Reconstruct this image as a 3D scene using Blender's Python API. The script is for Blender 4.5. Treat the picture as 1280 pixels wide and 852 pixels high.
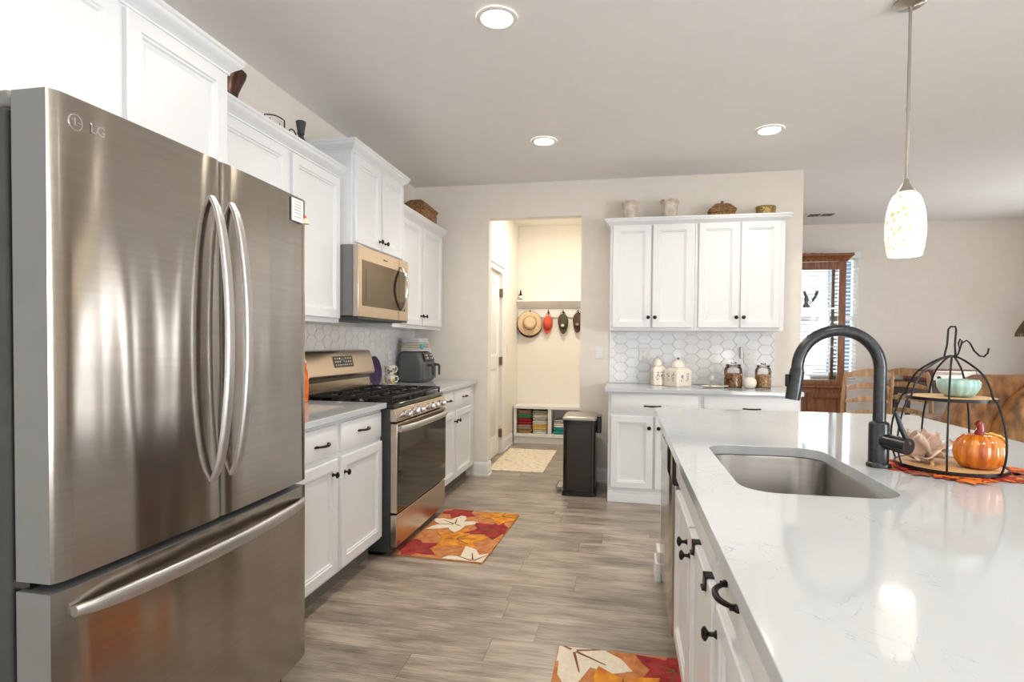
import bpy, bmesh, math, random
from mathutils import Vector, Matrix
random.seed(7)
PI = math.pi
SC = bpy.context.scene
for o in list(bpy.data.objects): bpy.data.objects.remove(o)
COL = SC.collection

# ------------------------------------------------------------------ camera, view, world, lights
YAW, PITCH, ROLL, FPX, SHY = -0.1939, -0.0224, 0.0084, 713.9, 18.1
fw = Vector((math.sin(YAW)*math.cos(PITCH), math.cos(YAW)*math.cos(PITCH), math.sin(PITCH)))
rt = Vector((math.cos(YAW), -math.sin(YAW), 0)); up = rt.cross(fw)
r2 = rt*math.cos(ROLL)+up*math.sin(ROLL); u2 = -rt*math.sin(ROLL)+up*math.cos(ROLL)
cd = bpy.data.cameras.new('camera'); cam = bpy.data.objects.new('camera', cd); COL.objects.link(cam)
cam.matrix_world = Matrix(((r2.x,u2.x,-fw.x,1.9975),(r2.y,u2.y,-fw.y,0),(r2.z,u2.z,-fw.z,1.2692),(0,0,0,1)))
cd.sensor_width = 36; cd.lens = FPX/1280*36; cd.shift_y = SHY/1280; cd.clip_start = .05
SC.camera = cam
SC.cycles.transparent_max_bounces = 24
SC.view_settings.view_transform = 'Standard'; SC.view_settings.look = 'None'
SC.view_settings.gamma = 1; SC.view_settings.use_curve_mapping = False
SC.view_settings.exposure = 1.2
W = bpy.data.worlds.new('world'); SC.world = W; W.use_nodes = True
W.node_tree.nodes['Background'].inputs[0].default_value = (.86,.93,1,1)
W.node_tree.nodes['Background'].inputs[1].default_value = .95
def area(name, loc, rot, sx, sy, power, col=(1,1,1)):
    l = bpy.data.lights.new(name,'AREA'); l.shape='RECTANGLE'; l.size=sx; l.size_y=sy; l.energy=power; l.color=col
    o = bpy.data.objects.new(name,l); COL.objects.link(o); o.location=loc; o.rotation_euler=rot; return o
# added fill lights behind and right of the view, set in invented wall openings
FILL_TINT = (.93,.97,1)
UPT = math.radians(14)   # tilts the added fill lights upward to brighten the ceiling
area('rear_fill_left', (1.9,-3.62,1.15), (-PI/2-UPT,PI,0), 2.9, 2.2, 340, FILL_TINT)
area('rear_fill_right', (5.1,-3.62,1.25), (-PI/2-UPT,PI,0), 1.6, 2.0, 300, FILL_TINT)
area('fridge_streak_fill', (6.62,6.75,1.25), (0,PI/2+UPT,0), 1.9, .11, 6, FILL_TINT)  # this and the next: unseen slit lights, placed to streak the refrigerator doors
area('fridge_streak_fill', (6.62,5.75,1.25), (0,PI/2+UPT,0), 1.9, .11, 8, FILL_TINT)
area('right_fill', (6.62,-.6,1.2), (0,PI/2+UPT,0), 2.0, 1.3, 75, FILL_TINT)
area('far_window_daylight', (4.36,7.85,1.62), (PI/2,0,PI), .8, 1.4, 12, (.92,.97,1))
CAN_POWER, PENDANT_POWER, MUD_POWER = 3, 1.1, 4.6
WARM = (1,.90,.76)

# ------------------------------------------------------------------ materials
def mat(name, col, rough=.5, metal=0, var=.06, scale=14, bump=0, bscale=None, stretch=(1,1,1), spec=None, coat=0, aniso=0, col2=None, trans=0, ior=None, emit=None, estr=0):
    m = bpy.data.materials.new(name); m.use_nodes = True
    nt = m.node_tree; N = nt.nodes; L = nt.links; b = N['Principled BSDF']
    b.inputs['Roughness'].default_value = rough; b.inputs['Metallic'].default_value = metal
    if spec is not None: b.inputs['Specular IOR Level'].default_value = spec
    if coat: b.inputs['Coat Weight'].default_value = coat; b.inputs['Coat Roughness'].default_value = .05
    if trans: b.inputs['Transmission Weight'].default_value = trans
    if ior: b.inputs['IOR'].default_value = ior
    if emit: b.inputs['Emission Color'].default_value = (*emit,1); b.inputs['Emission Strength'].default_value = estr
    tc = N.new('ShaderNodeTexCoord'); mp = N.new('ShaderNodeMapping'); mp.inputs['Scale'].default_value = stretch
    L.new(tc.outputs['Object'], mp.inputs['Vector'])
    nz = N.new('ShaderNodeTexNoise'); nz.inputs['Scale'].default_value = scale; nz.inputs['Detail'].default_value = 5
    L.new(mp.outputs[0], nz.inputs['Vector'])
    cr = N.new('ShaderNodeValToRGB')
    c2 = col2 if col2 else tuple(min(1,c*(1-var)) for c in col)
    cr.color_ramp.elements[0].color = (*c2,1); cr.color_ramp.elements[1].color = (*col,1)
    cr.color_ramp.elements[0].position = .35; cr.color_ramp.elements[1].position = .65
    L.new(nz.outputs['Fac'], cr.inputs['Fac']); L.new(cr.outputs['Color'], b.inputs['Base Color'])
    if bump:
        n2 = N.new('ShaderNodeTexNoise'); n2.inputs['Scale'].default_value = bscale or scale*6; n2.inputs['Detail'].default_value = 3
        L.new(mp.outputs[0], n2.inputs['Vector'])
        bp = N.new('ShaderNodeBump'); bp.inputs['Strength'].default_value = bump; bp.inputs['Distance'].default_value = .002
        L.new(n2.outputs['Fac'], bp.inputs['Height']); L.new(bp.outputs['Normal'], b.inputs['Normal'])
    if aniso:
        b.inputs['Anisotropic'].default_value = aniso; b.inputs['Anisotropic Rotation'].default_value = .25
        tg = N.new('ShaderNodeTangent'); tg.direction_type='RADIAL'; tg.axis='Z'
        L.new(tg.outputs[0], b.inputs['Tangent'])
    m['ramp'] = cr.name; m['map'] = mp.name
    return m
def nodes(m): return m.node_tree.nodes, m.node_tree.links, m.node_tree.nodes['Principled BSDF']

M = {}
M['wall'] = mat('greige_wall_paint', (.84,.785,.715), .75, var=.03, bump=.15, bscale=160)
M['ceiling'] = mat('ceiling_paint', (.87,.855,.835), .8, var=.02, bump=.25, bscale=120)
M['cream'] = mat('cream_wall_paint', (.88,.84,.77), .7, var=.02, bump=.1, bscale=160)
M['trim'] = mat('white_trim_paint', (.84,.83,.81), .4, var=.02)
M['cab'] = mat('white_cabinet_paint', (.76,.775,.80), .34, var=.015, scale=4)
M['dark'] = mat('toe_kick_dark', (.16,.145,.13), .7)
M['bronze'] = mat('oil_rubbed_bronze', (.022,.018,.016), .36, .7, var=.3)
M['steel'] = mat('brushed_stainless', (.42,.38,.34), .17, 1, var=.07, scale=3, stretch=(1,1,40), aniso=.85)
def wavy():
    m=M['steel']; N,L,b=nodes(m); tc=N.new('ShaderNodeTexCoord'); mp=N.new('ShaderNodeMapping'); mp.inputs['Scale'].default_value=(4.4,1,.8)
    n=N.new('ShaderNodeTexNoise'); n.inputs['Scale'].default_value=1.0; n.inputs['Detail'].default_value=1
    bp=N.new('ShaderNodeBump'); bp.inputs['Strength'].default_value=.5; bp.inputs['Distance'].default_value=.035
    L.new(tc.outputs['Object'],mp.inputs['Vector']); L.new(mp.outputs[0],n.inputs['Vector']); L.new(n.outputs['Fac'],bp.inputs['Height']); L.new(bp.outputs[0],b.inputs['Normal'])
wavy()
M['steelwarm'] = mat('stainless_range', (.55,.465,.385), .24, 1, var=.05, scale=3, stretch=(1,1,40), aniso=.5)
M['handle'] = mat('handle_steel', (.56,.55,.545), .36, 1, var=.04)
M['sink'] = mat('sink_steel', (.36,.35,.335), .3, 1, var=.06, scale=5, stretch=(1,1,20), aniso=.5)
M['grey'] = mat('grey_appliance_paint', (.20,.205,.205), .45, .15, var=.05)
M['darkgrey'] = mat('charcoal_appliance_paint', (.045,.05,.05), .5, var=.2, bump=.1)
M['blackgloss'] = mat('black_glass', (.012,.011,.010), .06, var=.1)
M['ovenglass'] = mat('oven_glass', (.02,.016,.013), .05, .2, var=.1, spec=.9)
M['mwglass'] = mat('microwave_glass', (.11,.08,.055), .06, .8, var=.1)
M['iron'] = mat('cast_iron', (.02,.018,.018), .5, .2, var=.2)
M['nickel'] = mat('brushed_nickel', (.50,.45,.40), .3, 1, var=.05)
M['chrome'] = mat('chrome', (.75,.75,.77), .12, 1, var=.03)
M['tile'] = mat('glazed_white_tile', (.88,.88,.89), .07, var=.03, scale=9, coat=.5)
M['grout'] = mat('tile_grout', (.72,.70,.67), .9)
M['plastic'] = mat('white_plastic', (.86,.85,.83), .35, var=.02)
M['copper'] = mat('aged_copper', (.10,.055,.04), .34, .9, var=.4, scale=20)
M['wicker'] = mat('brown_wicker', (.42,.22,.09), .65, col2=(.12,.055,.02), scale=70, bump=.6, bscale=120)
M['brass'] = mat('antique_brass_tin', (.55,.40,.15), .38, .8, col2=(.16,.10,.03), scale=90, bump=.5)
M['whitewash'] = mat('whitewashed_ceramic', (.78,.70,.62), .6, col2=(.55,.46,.38), scale=16, bump=.2)
M['wood'] = mat('cherry_wood', (.30,.115,.045), .35, col2=(.15,.05,.018), scale=6, stretch=(8,8,1))
M['oak'] = mat('honey_oak', (.56,.34,.17), .4, col2=(.34,.18,.08), scale=6, stretch=(6,6,1))
M['tierwood'] = mat('pale_tier_wood', (.66,.42,.20), .5, col2=(.54,.32,.14), scale=9, stretch=(1,12,1))
M['leather'] = mat('rust_brown_leather', (.42,.20,.07), .5, col2=(.13,.055,.02), scale=9, bump=.4, stretch=(1.6,1,.7))
M['aqua'] = mat('aqua_ceramic', (.30,.52,.48), .15, col2=(.42,.60,.54), scale=18, coat=.6)
M['pumpkin'] = mat('orange_glaze', (.80,.26,.02), .14, col2=(.50,.10,.01), scale=14, coat=.8, stretch=(2,2,.6))
M['redglaze'] = mat('red_stem_glaze', (.30,.02,.015), .15, coat=.6)
M['yellowglaze'] = mat('yellow_leaf_glaze', (.72,.42,.06), .2, coat=.5)
M['black'] = mat('matte_black_metal', (.025,.026,.028), .38, .6, var=.3, scale=60)
M['faucet'] = mat('dark_gunmetal', (.065,.068,.072), .30, .85, var=.25, scale=90)
M['petal'] = mat('dusty_pink_cloth', (.90,.74,.62), .8, col2=(.76,.56,.45), scale=18, bump=.3)
M['straw'] = mat('woven_straw', (.80,.60,.38), .75, col2=(.66,.46,.27), scale=90, bump=.4)
M['fabricred'] = mat('coral_cap_cotton', (.72,.10,.05), .85, bump=.3)
M['olive'] = mat('olive_cap_cotton', (.11,.085,.05), .85, var=.3, bump=.3)
M['brownfab'] = mat('brown_cap_cotton', (.13,.06,.045), .85, var=.4, bump=.3)
M['bandblack'] = mat('black_ribbon', (.02,.017,.015), .7)
M['seed'] = mat('dried_snack_mix', (.62,.30,.10), .6, col2=(.10,.035,.012), scale=75, bump=.8, bscale=80)
M['seed2'] = mat('golden_cereal', (.80,.50,.20), .6, col2=(.30,.13,.04), scale=75, bump=.8, bscale=80)
M['ceramic'] = mat('cream_ceramic', (.82,.77,.68), .18, var=.03, coat=.4)
M['hinge'] = mat('bronze_hinge', (.20,.15,.10), .4, .8)
M['paper'] = mat('white_paper', (.82,.82,.80), .7)
M['ink'] = mat('printed_ink', (.08,.08,.09), .6)
M['purple'] = mat('purple_glass', (.030,.006,.075), .32, var=.3, spec=.3)
M['mug'] = mat('painted_mug_glaze', (.82,.80,.70), .15, coat=.5)
M['blueglass'] = mat('turquoise_rubber', (.10,.50,.62), .35)
M['lampshade'] = mat('brown_fringed_shade', (.16,.10,.05), .8, var=.4, bump=.4)
M['darkwood'] = mat('dark_stained_wood', (.06,.03,.018), .4, var=.3)
M['siding'] = mat('blue_grey_siding', (.10,.22,.36), .7, var=.15)
M['blind'] = mat('white_blind_vinyl', (.88,.88,.87), .5, var=.02)
M['whitecloth'] = mat('white_cotton', (.78,.76,.73), .9, bump=.4)
M['doily'] = mat('pale_blue_lace', (.66,.74,.76), .8, col2=(.42,.55,.60), scale=60, bump=.4)

def glassmat(name, tint=(1,1,1), rough=.0, a=.12):
    m = bpy.data.materials.new(name); m.use_nodes=True
    N=m.node_tree.nodes; L=m.node_tree.links; out=N['Material Output']; N.remove(N['Principled BSDF'])
    t=N.new('ShaderNodeBsdfTransparent'); t.inputs[0].default_value=(*tint,1)
    g=N.new('ShaderNodeBsdfGlossy'); g.inputs['Roughness'].default_value=.03
    f=N.new('ShaderNodeFresnel'); f.inputs[0].default_value=1.5
    n=N.new('ShaderNodeTexNoise'); n.inputs['Scale'].default_value=4
    bp=N.new('ShaderNodeBump'); bp.inputs['Strength'].default_value=.02; L.new(n.outputs['Fac'],bp.inputs['Height'])
    L.new(bp.outputs[0],g.inputs['Normal'])
    x=N.new('ShaderNodeMixShader'); L.new(f.outputs[0],x.inputs[0]); L.new(t.outputs[0],x.inputs[1]); L.new(g.outputs[0],x.inputs[2])
    L.new(x.outputs[0],out.inputs[0]); return m
M['glass'] = glassmat('clear_glass', (.97,.985,.98))
M['jarglass'] = glassmat('jar_glass', (.97,.98,.98))

def quartz():
    m = mat('white_quartz', (.53,.562,.60), .06, var=.03, scale=3)
    N,L,b = nodes(m); cr=N[m['ramp']]; mp=N[m['map']]
    n1=N.new('ShaderNodeTexNoise'); n1.inputs['Scale'].default_value=11; n1.inputs['Detail'].default_value=8; n1.inputs['Distortion'].default_value=1.4
    n2=N.new('ShaderNodeTexNoise'); n2.inputs['Scale'].default_value=2.3; n2.inputs['Detail'].default_value=2
    mp2=N.new('ShaderNodeMapping'); mp2.inputs['Scale'].default_value=(1.6,.9,1); mp2.inputs['Rotation'].default_value=(0,0,.6)
    L.new(mp.outputs[0],mp2.inputs['Vector']); L.new(mp2.outputs[0],n1.inputs['Vector']); L.new(mp.outputs[0],n2.inputs['Vector'])
    # thin vein lines where noise crosses .5
    s=N.new('ShaderNodeMath'); s.operation='SUBTRACT'; s.inputs[1].default_value=.5; L.new(n1.outputs['Fac'],s.inputs[0])
    a=N.new('ShaderNodeMath'); a.operation='ABSOLUTE'; L.new(s.outputs[0],a.inputs[0])
    r=N.new('ShaderNodeMapRange'); r.inputs[1].default_value=.0; r.inputs[2].default_value=.010; r.inputs[3].default_value=1; r.inputs[4].default_value=0
    L.new(a.outputs[0],r.inputs[0])
    r2_=N.new('ShaderNodeMapRange'); n2.inputs['Scale'].default_value=6; r2_.inputs[1].default_value=.53; r2_.inputs[2].default_value=.60; L.new(n2.outputs['Fac'],r2_.inputs[0])
    mu=N.new('ShaderNodeMath'); mu.operation='MULTIPLY'; L.new(r.outputs[0],mu.inputs[0]); L.new(r2_.outputs[0],mu.inputs[1])
    mu2=N.new('ShaderNodeMath'); mu2.operation='MULTIPLY'; mu2.inputs[1].default_value=.8; L.new(mu.outputs[0],mu2.inputs[0])
    mx=N.new('ShaderNodeMix'); mx.data_type='RGBA'; mx.inputs[7].default_value=(.30,.36,.43,1)
    L.new(mu2.outputs[0],mx.inputs[0]); L.new(cr.outputs[0],mx.inputs[6]); L.new(mx.outputs[2],b.inputs['Base Color'])
    return m
M['quartz'] = quartz()
def floormat():
    m = bpy.data.materials.new('grey_brown_vinyl_plank'); m.use_nodes=True
    N,L,b = nodes(m); b.inputs['Roughness'].default_value=.33
    tc=N.new('ShaderNodeTexCoord')
    sx=N.new('ShaderNodeSeparateXYZ'); L.new(tc.outputs['Object'],sx.inputs[0])
    def mth(op,a_,b_=None):
        q=N.new('ShaderNodeMath'); q.operation=op
        for i,v in enumerate((a_,b_)):
            if v is None: continue
            if isinstance(v,(int,float)): q.inputs[i].default_value=v
            else: L.new(v,q.inputs[i])
        return q.outputs[0]
    row=mth('FLOOR',mth('DIVIDE',sx.outputs[1],.182))
    sh=mth('FRACT',mth('MULTIPLY',mth('SINE',mth('MULTIPLY',row,12.9898)),437.585))
    cx=N.new('ShaderNodeCombineXYZ'); L.new(mth('ADD',sx.outputs[0],mth('MULTIPLY',sh,1.25)),cx.inputs[0]); L.new(sx.outputs[1],cx.inputs[1])
    br=N.new('ShaderNodeTexBrick'); br.offset=0; br.inputs['Scale'].default_value=1
    br.inputs['Brick Width'].default_value=1.25; br.inputs['Row Height'].default_value=.182
    br.inputs['Mortar Size'].default_value=.0012; br.inputs['Mortar Smooth'].default_value=.1; br.inputs['Bias'].default_value=0
    br.inputs['Color1'].default_value=(.0,.0,.0,1); br.inputs['Color2'].default_value=(1,1,1,1); br.inputs['Mortar'].default_value=(.5,.5,.5,1)
    L.new(cx.outputs[0],br.inputs['Vector'])
    # offset the grain per plank
    ad=N.new('ShaderNodeVectorMath'); ad.operation='MULTIPLY_ADD'; ad.inputs[1].default_value=(9,5,0)
    L.new(br.outputs['Color'],ad.inputs[0]); L.new(tc.outputs['Object'],ad.inputs[2])
    mp=N.new('ShaderNodeMapping'); mp.inputs['Scale'].default_value=(1.5,24,1); L.new(ad.outputs[0],mp.inputs['Vector'])
    n=N.new('ShaderNodeTexNoise'); n.inputs['Scale'].default_value=2.6; n.inputs['Detail'].default_value=10; n.inputs['Roughness'].default_value=.72; n.inputs['Distortion'].default_value=.9
    L.new(mp.outputs[0],n.inputs['Vector'])
    mpk=N.new('ShaderNodeMapping'); mpk.inputs['Scale'].default_value=(2.0,7,1); L.new(ad.outputs[0],mpk.inputs['Vector'])
    k=N.new('ShaderNodeTexNoise'); k.inputs['Scale'].default_value=1.5; k.inputs['Detail'].default_value=3; L.new(mpk.outputs[0],k.inputs['Vector'])
    av=N.new('ShaderNodeMath'); av.operation='MULTIPLY_ADD'; av.inputs[1].default_value=.34; L.new(k.outputs['Fac'],av.inputs[0])
    h=N.new('ShaderNodeMath'); h.operation='MULTIPLY'; h.inputs[1].default_value=.36; L.new(n.outputs['Fac'],h.inputs[0])
    mpf=N.new('ShaderNodeMapping'); mpf.inputs['Scale'].default_value=(5,110,1); L.new(ad.outputs[0],mpf.inputs['Vector'])
    nf=N.new('ShaderNodeTexNoise'); nf.inputs['Scale'].default_value=1.6; nf.inputs['Detail'].default_value=6; nf.inputs['Roughness'].default_value=.7; L.new(mpf.outputs[0],nf.inputs['Vector'])
    h2=N.new('ShaderNodeMath'); h2.operation='MULTIPLY_ADD'; h2.inputs[1].default_value=.30; L.new(nf.outputs['Fac'],h2.inputs[0]); L.new(h.outputs[0],h2.inputs[2]); L.new(h2.outputs[0],av.inputs[2])
    cr=N.new('ShaderNodeValToRGB'); e=cr.color_ramp.elements
    e[0].position=.39; e[0].color=(.13,.107,.088,1); e[1].position=.61; e[1].color=(.53,.455,.38,1)
    e.new(.5).color=(.33,.278,.228,1)
    L.new(av.outputs[0],cr.inputs['Fac'])
    tone=N.new('ShaderNodeMapRange'); tone.inputs[3].default_value=.82; tone.inputs[4].default_value=1.14; L.new(br.outputs['Color'],tone.inputs[0])
    vm=N.new('ShaderNodeVectorMath'); vm.operation='SCALE'; L.new(cr.outputs['Color'],vm.inputs[0]); L.new(tone.outputs[0],vm.inputs['Scale'])
    mx=N.new('ShaderNodeMix'); mx.data_type='RGBA'; mx.inputs[7].default_value=(.12,.095,.075,1)
    L.new(br.outputs['Fac'],mx.inputs[0]); L.new(vm.outputs[0],mx.inputs[6]); L.new(mx.outputs[2],b.inputs['Base Color'])
    bp=N.new('ShaderNodeBump'); bp.inputs['Strength'].default_value=.12; bp.inputs['Distance'].default_value=.002
    L.new(n.outputs['Fac'],bp.inputs['Height']); L.new(bp.outputs[0],b.inputs['Normal'])
    return m
M['floor'] = floormat()
def shademat():
    m = mat('mosaic_glass_shade',(.9,.86,.76),.3)
    N,L,b=nodes(m); tc=N.new('ShaderNodeTexCoord')
    v=N.new('ShaderNodeTexVoronoi'); v.inputs['Scale'].default_value=85; L.new(tc.outputs['Object'],v.inputs['Vector'])
    cr=N.new('ShaderNodeValToRGB'); cr.color_ramp.interpolation='CONSTANT'; e=cr.color_ramp.elements
    e[0].position=0; e[0].color=(1,.94,.80,1); e[1].position=.42; e[1].color=(.90,.84,.62,1)
    for p,c in((.55,(1,.98,.92,1)),(.72,(.50,.47,.34,1)),(.80,(.95,.82,.50,1)),(.93,(.55,.42,.22,1))): e.new(p).color=c
    s=N.new('ShaderNodeSeparateColor'); L.new(v.outputs['Color'],s.inputs[0]); L.new(s.outputs[0],cr.inputs['Fac'])
    L.new(cr.outputs[0],b.inputs['Base Color']); L.new(cr.outputs[0],b.inputs['Emission Color']); b.inputs['Emission Strength'].default_value=.42
    return m
M['shade'] = shademat()
M['lens'] = mat('lit_lens',(1,.95,.85),.5,emit=(1,.90,.72),estr=26)
M['bulbglow'] = mat('lit_bulb',(1,.95,.85),.5,emit=(1,.93,.8),estr=14)

# ------------------------------------------------------------------ mesh builder
class MB:
    def __init__(s): s.v=[]; s.f=[]; s.m=[]
    def add(s, vs, fs, mi=0):
        o=len(s.v); s.v += [tuple(v) for v in vs]
        for f in fs: s.f.append(tuple(i+o for i in f)); s.m.append(mi)
    def box(s,x0,x1,y0,y1,z0,z1,mi=0):
        s.add([(x0,y0,z0),(x1,y0,z0),(x1,y1,z0),(x0,y1,z0),(x0,y0,z1),(x1,y0,z1),(x1,y1,z1),(x0,y1,z1)],
              [(3,2,1,0),(4,5,6,7),(0,1,5,4),(1,2,6,5),(2,3,7,6),(3,0,4,7)],mi); return s
    def loft(s, rings, cap0=True, cap1=True, closed=True, mi=0):
        n=len(rings[0]); vs=[p for r in rings for p in r]; fs=[]
        for i in range(len(rings)-1):
            for j in range(n if closed else n-1):
                k=(j+1)%n; fs.append((i*n+j,i*n+k,(i+1)*n+k,(i+1)*n+j))
        if cap0: fs.append(tuple(range(n))[::-1])
        if cap1: fs.append(tuple((len(rings)-1)*n+j for j in range(n)))
        s.add(vs,fs,mi); return s
    def lathe(s, prof, c=(0,0,0), seg=32, axis='Z', cap0=True, cap1=True, sx=1, sy=1, mi=0):
        rings=[]
        for r,h in prof:
            ring=[]
            for j in range(seg):
                a=2*PI*j/seg; x=r*math.cos(a)*sx; y=r*math.sin(a)*sy
                p={'Z':(x,y,h),'Y':(x,-h,y),'X':(h,x,y)}[axis]
                ring.append((c[0]+p[0],c[1]+p[1],c[2]+p[2]))
            rings.append(ring)
        return s.loft(rings,cap0,cap1,mi=mi)
    def tube(s, path, r, seg=10, closed=False, mi=0, flat=1, upv=None):
        P=[Vector(p) for p in path]; n=len(P); rings=[]
        R = r if isinstance(r,(list,tuple)) else [r]*n
        prev=None
        for i in range(n):
            if closed: t=(P[(i+1)%n]-P[i-1])
            else: t=(P[min(i+1,n-1)]-P[max(i-1,0)])
            t.normalize()
            if prev is None:
                a=Vector(upv) if upv else (Vector((0,0,1)) if abs(t.z)<.9 else Vector((1,0,0)))
            else: a=prev
            b=t.cross(a); 
            if b.length<1e-6: b=t.orthogonal()
            b.normalize(); a=b.cross(t).normalized(); prev=a
            rings.append([tuple(P[i]+(a*math.cos(2*PI*k/seg)*flat+b*math.sin(2*PI*k/seg))*R[i]) for k in range(seg)])
        if closed: rings.append(rings[0]); return s.loft(rings,False,False,mi=mi)
        return s.loft(rings,mi=mi)
    def prism(s, pts, z0, z1, mi=0, axis='Z'):
        f={'Z':lambda p,h:(p[0],p[1],h),'Y':lambda p,h:(p[0],h,p[1]),'X':lambda p,h:(h,p[0],p[1])}[axis]
        return s.loft([[f(p,z0) for p in pts],[f(p,z1) for p in pts]],mi=mi)
    def front(s, x0,x1,z0,z1,y,prof,mi=0):
        """stepped rectangular front facing -Y from plane y; prof = (inset, outward)"""
        rings=[[(x0+i,y-d,z0+i),(x1-i,y-d,z0+i),(x1-i,y-d,z1-i),(x0+i,y-d,z1-i)] for i,d in prof]
        return s.loft(rings,mi=mi)
    def build(s, name, m, parent=None, bevel=0, segs=2, sharp=40, subsurf=0, loc=None, rot=None, solid=0):
        me=bpy.data.meshes.new(name); me.from_pydata(s.v,[],s.f)
        bm=bmesh.new(); bm.from_mesh(me); bmesh.ops.recalc_face_normals(bm,faces=bm.faces)
        bm.to_mesh(me); bm.free()
        ms = m if isinstance(m,(list,tuple)) else [m]
        for x in ms: me.materials.append(M[x] if isinstance(x,str) else x)
        if len(ms)>1:
            for p,i in zip(me.polygons,s.m): p.material_index=i
        for p in me.polygons: p.use_smooth=True
        me.set_sharp_from_angle(angle=math.radians(sharp))
        o=bpy.data.objects.new(name,me); COL.objects.link(o)
        if parent: o.parent=parent
        if loc: o.location=loc
        if rot: o.rotation_euler=rot
        if solid:
            d=o.modifiers.new('thickness','SOLIDIFY'); d.thickness=solid; d.offset=0
        if bevel:
            d=o.modifiers.new('edges','BEVEL'); d.width=bevel; d.segments=segs; d.limit_method='ANGLE'; d.angle_limit=math.radians(40)
        if subsurf:
            d=o.modifiers.new('smooth','SUBSURF'); d.levels=subsurf; d.render_levels=subsurf
        return o
def tag(o,label,cat,group=None):
    o['label']=label; o['category']=cat
    if group: o['group']=group
    return o
def thing(name,label,cat,loc=(0,0,0),rz=0,group=None):
    o=bpy.data.objects.new(name,None); COL.objects.link(o); o.location=loc; o.rotation_euler=(0,0,rz); o.empty_display_size=.1
    return tag(o,label,cat,group)
def struct(o): o['kind']='structure'; return o
def rrect(x0,x1,y0,y1,r,n=6):
    pts=[]
    for cx,cy,a0 in((x1-r,y1-r,0),(x0+r,y1-r,PI/2),(x0+r,y0+r,PI),(x1-r,y0+r,1.5*PI)):
        for k in range(n+1):
            a=a0+PI/2*k/n; pts.append((cx+r*math.cos(a),cy+r*math.sin(a)))
    return pts
def clip(poly,x0,x1,y0,y1):
    def cut(P,f,ax,v):
        out=[]
        for i in range(len(P)):
            a,b=P[i-1],P[i]; ia,ib=f(a),f(b)
            if ia!=ib:
                t=(v-a[ax])/(b[ax]-a[ax]); out.append((a[0]+t*(b[0]-a[0]),a[1]+t*(b[1]-a[1])))
            if ib: out.append(b)
        return out
    for f,ax,v in((lambda p:p[0]>=x0,0,x0),(lambda p:p[0]<=x1,0,x1),(lambda p:p[1]>=y0,1,y0),(lambda p:p[1]<=y1,1,y1)):
        poly=cut(poly,f,ax,v)
        if not poly: return []
    return poly
def text(name,body,size,loc,rot,m,parent,ext=.0006):
    c=bpy.data.curves.new(name,'FONT'); c.body=body; c.size=size; c.extrude=ext; c.align_x='CENTER'; c.align_y='CENTER'
    c.materials.append(M[m]); t=bpy.data.objects.new(name,c); COL.objects.link(t)
    bpy.context.view_layer.update()
    me=bpy.data.meshes.new_from_object(t.evaluated_get(bpy.context.evaluated_depsgraph_get())); bpy.data.objects.remove(t)
    o=bpy.data.objects.new(name,me); COL.objects.link(o); o.location=loc; o.rotation_euler=rot; o.parent=parent
    return o
def extrude_path(mb, path, prof, closed=False, mi=0):
    """sweep profile (out, z) along a 2-D path, outward = left normal turned right, mitred corners"""
    n=len(path); rings=[]
    for i in range(n):
        p=Vector(path[i])
        d0=(p-Vector(path[i-1])).normalized() if i>0 else None
        d1=(Vector(path[i+1])-p).normalized() if i<n-1 else None
        n0=Vector((d0.y,-d0.x)) if d0 else None; n1=Vector((d1.y,-d1.x)) if d1 else None
        if n0 and n1:
            m=(n0+n1); m=m/ (m.dot(n0)) if m.length>1e-6 else n0
        else: m=n0 or n1
        rings.append([(p.x+m.x*o_, p.y+m.y*o_, z) for o_,z in prof])
    mb.loft(rings,mi=mi); return mb

# ------------------------------------------------------------------ the room
YB, ZC = 5.246, 2.75
WR = 3.47                      # right end of the kitchen's back wall
DL, DR, DZ = .736, 1.602, 2.4326
FY = 7.65; RX = 6.59; BY = -3.6
struct(MB().box(-.12,RX+.12,BY-.12,FY+.12,-.1,0).build('floor','floor'))
mb=MB(); mb.box(-.12,RX+.12,BY-.12,YB+.115,ZC,ZC+.1); mb.box(WR-.12,RX+.12,YB+.115,FY+.12,ZC,ZC+.1)
struct(mb.build('ceiling','ceiling'))
struct(MB().box(.5,2.07,YB+.115,7.52,2.79,2.89).build('ceiling_mudroom','cream'))
struct(MB().box(-.12,0,BY,YB+.115,0,ZC).build('wall_left','wall'))
mb=MB(); mb.box(0,DL,YB,YB+.115,0,ZC); mb.box(DR,WR,YB,YB+.115,0,ZC); mb.box(DL,DR,YB,YB+.115,DZ,ZC)
struct(mb.build('wall_back','wall'))
struct(MB().box(WR-.12,WR,YB+.115,FY,0,ZC).build('wall_living_left','wall'))
WX0,WX1,WZ0,WZ1 = 3.93,4.775,.86,2.36
mb=MB(); mb.box(WR-.12,WX0,FY,FY+.12,0,ZC); mb.box(WX1,RX,FY,FY+.12,0,ZC); mb.box(WX0,WX1,FY,FY+.12,0,WZ0); mb.box(WX0,WX1,FY,FY+.12,WZ1,ZC)
struct(mb.build('wall_living_far','wall'))
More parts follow.
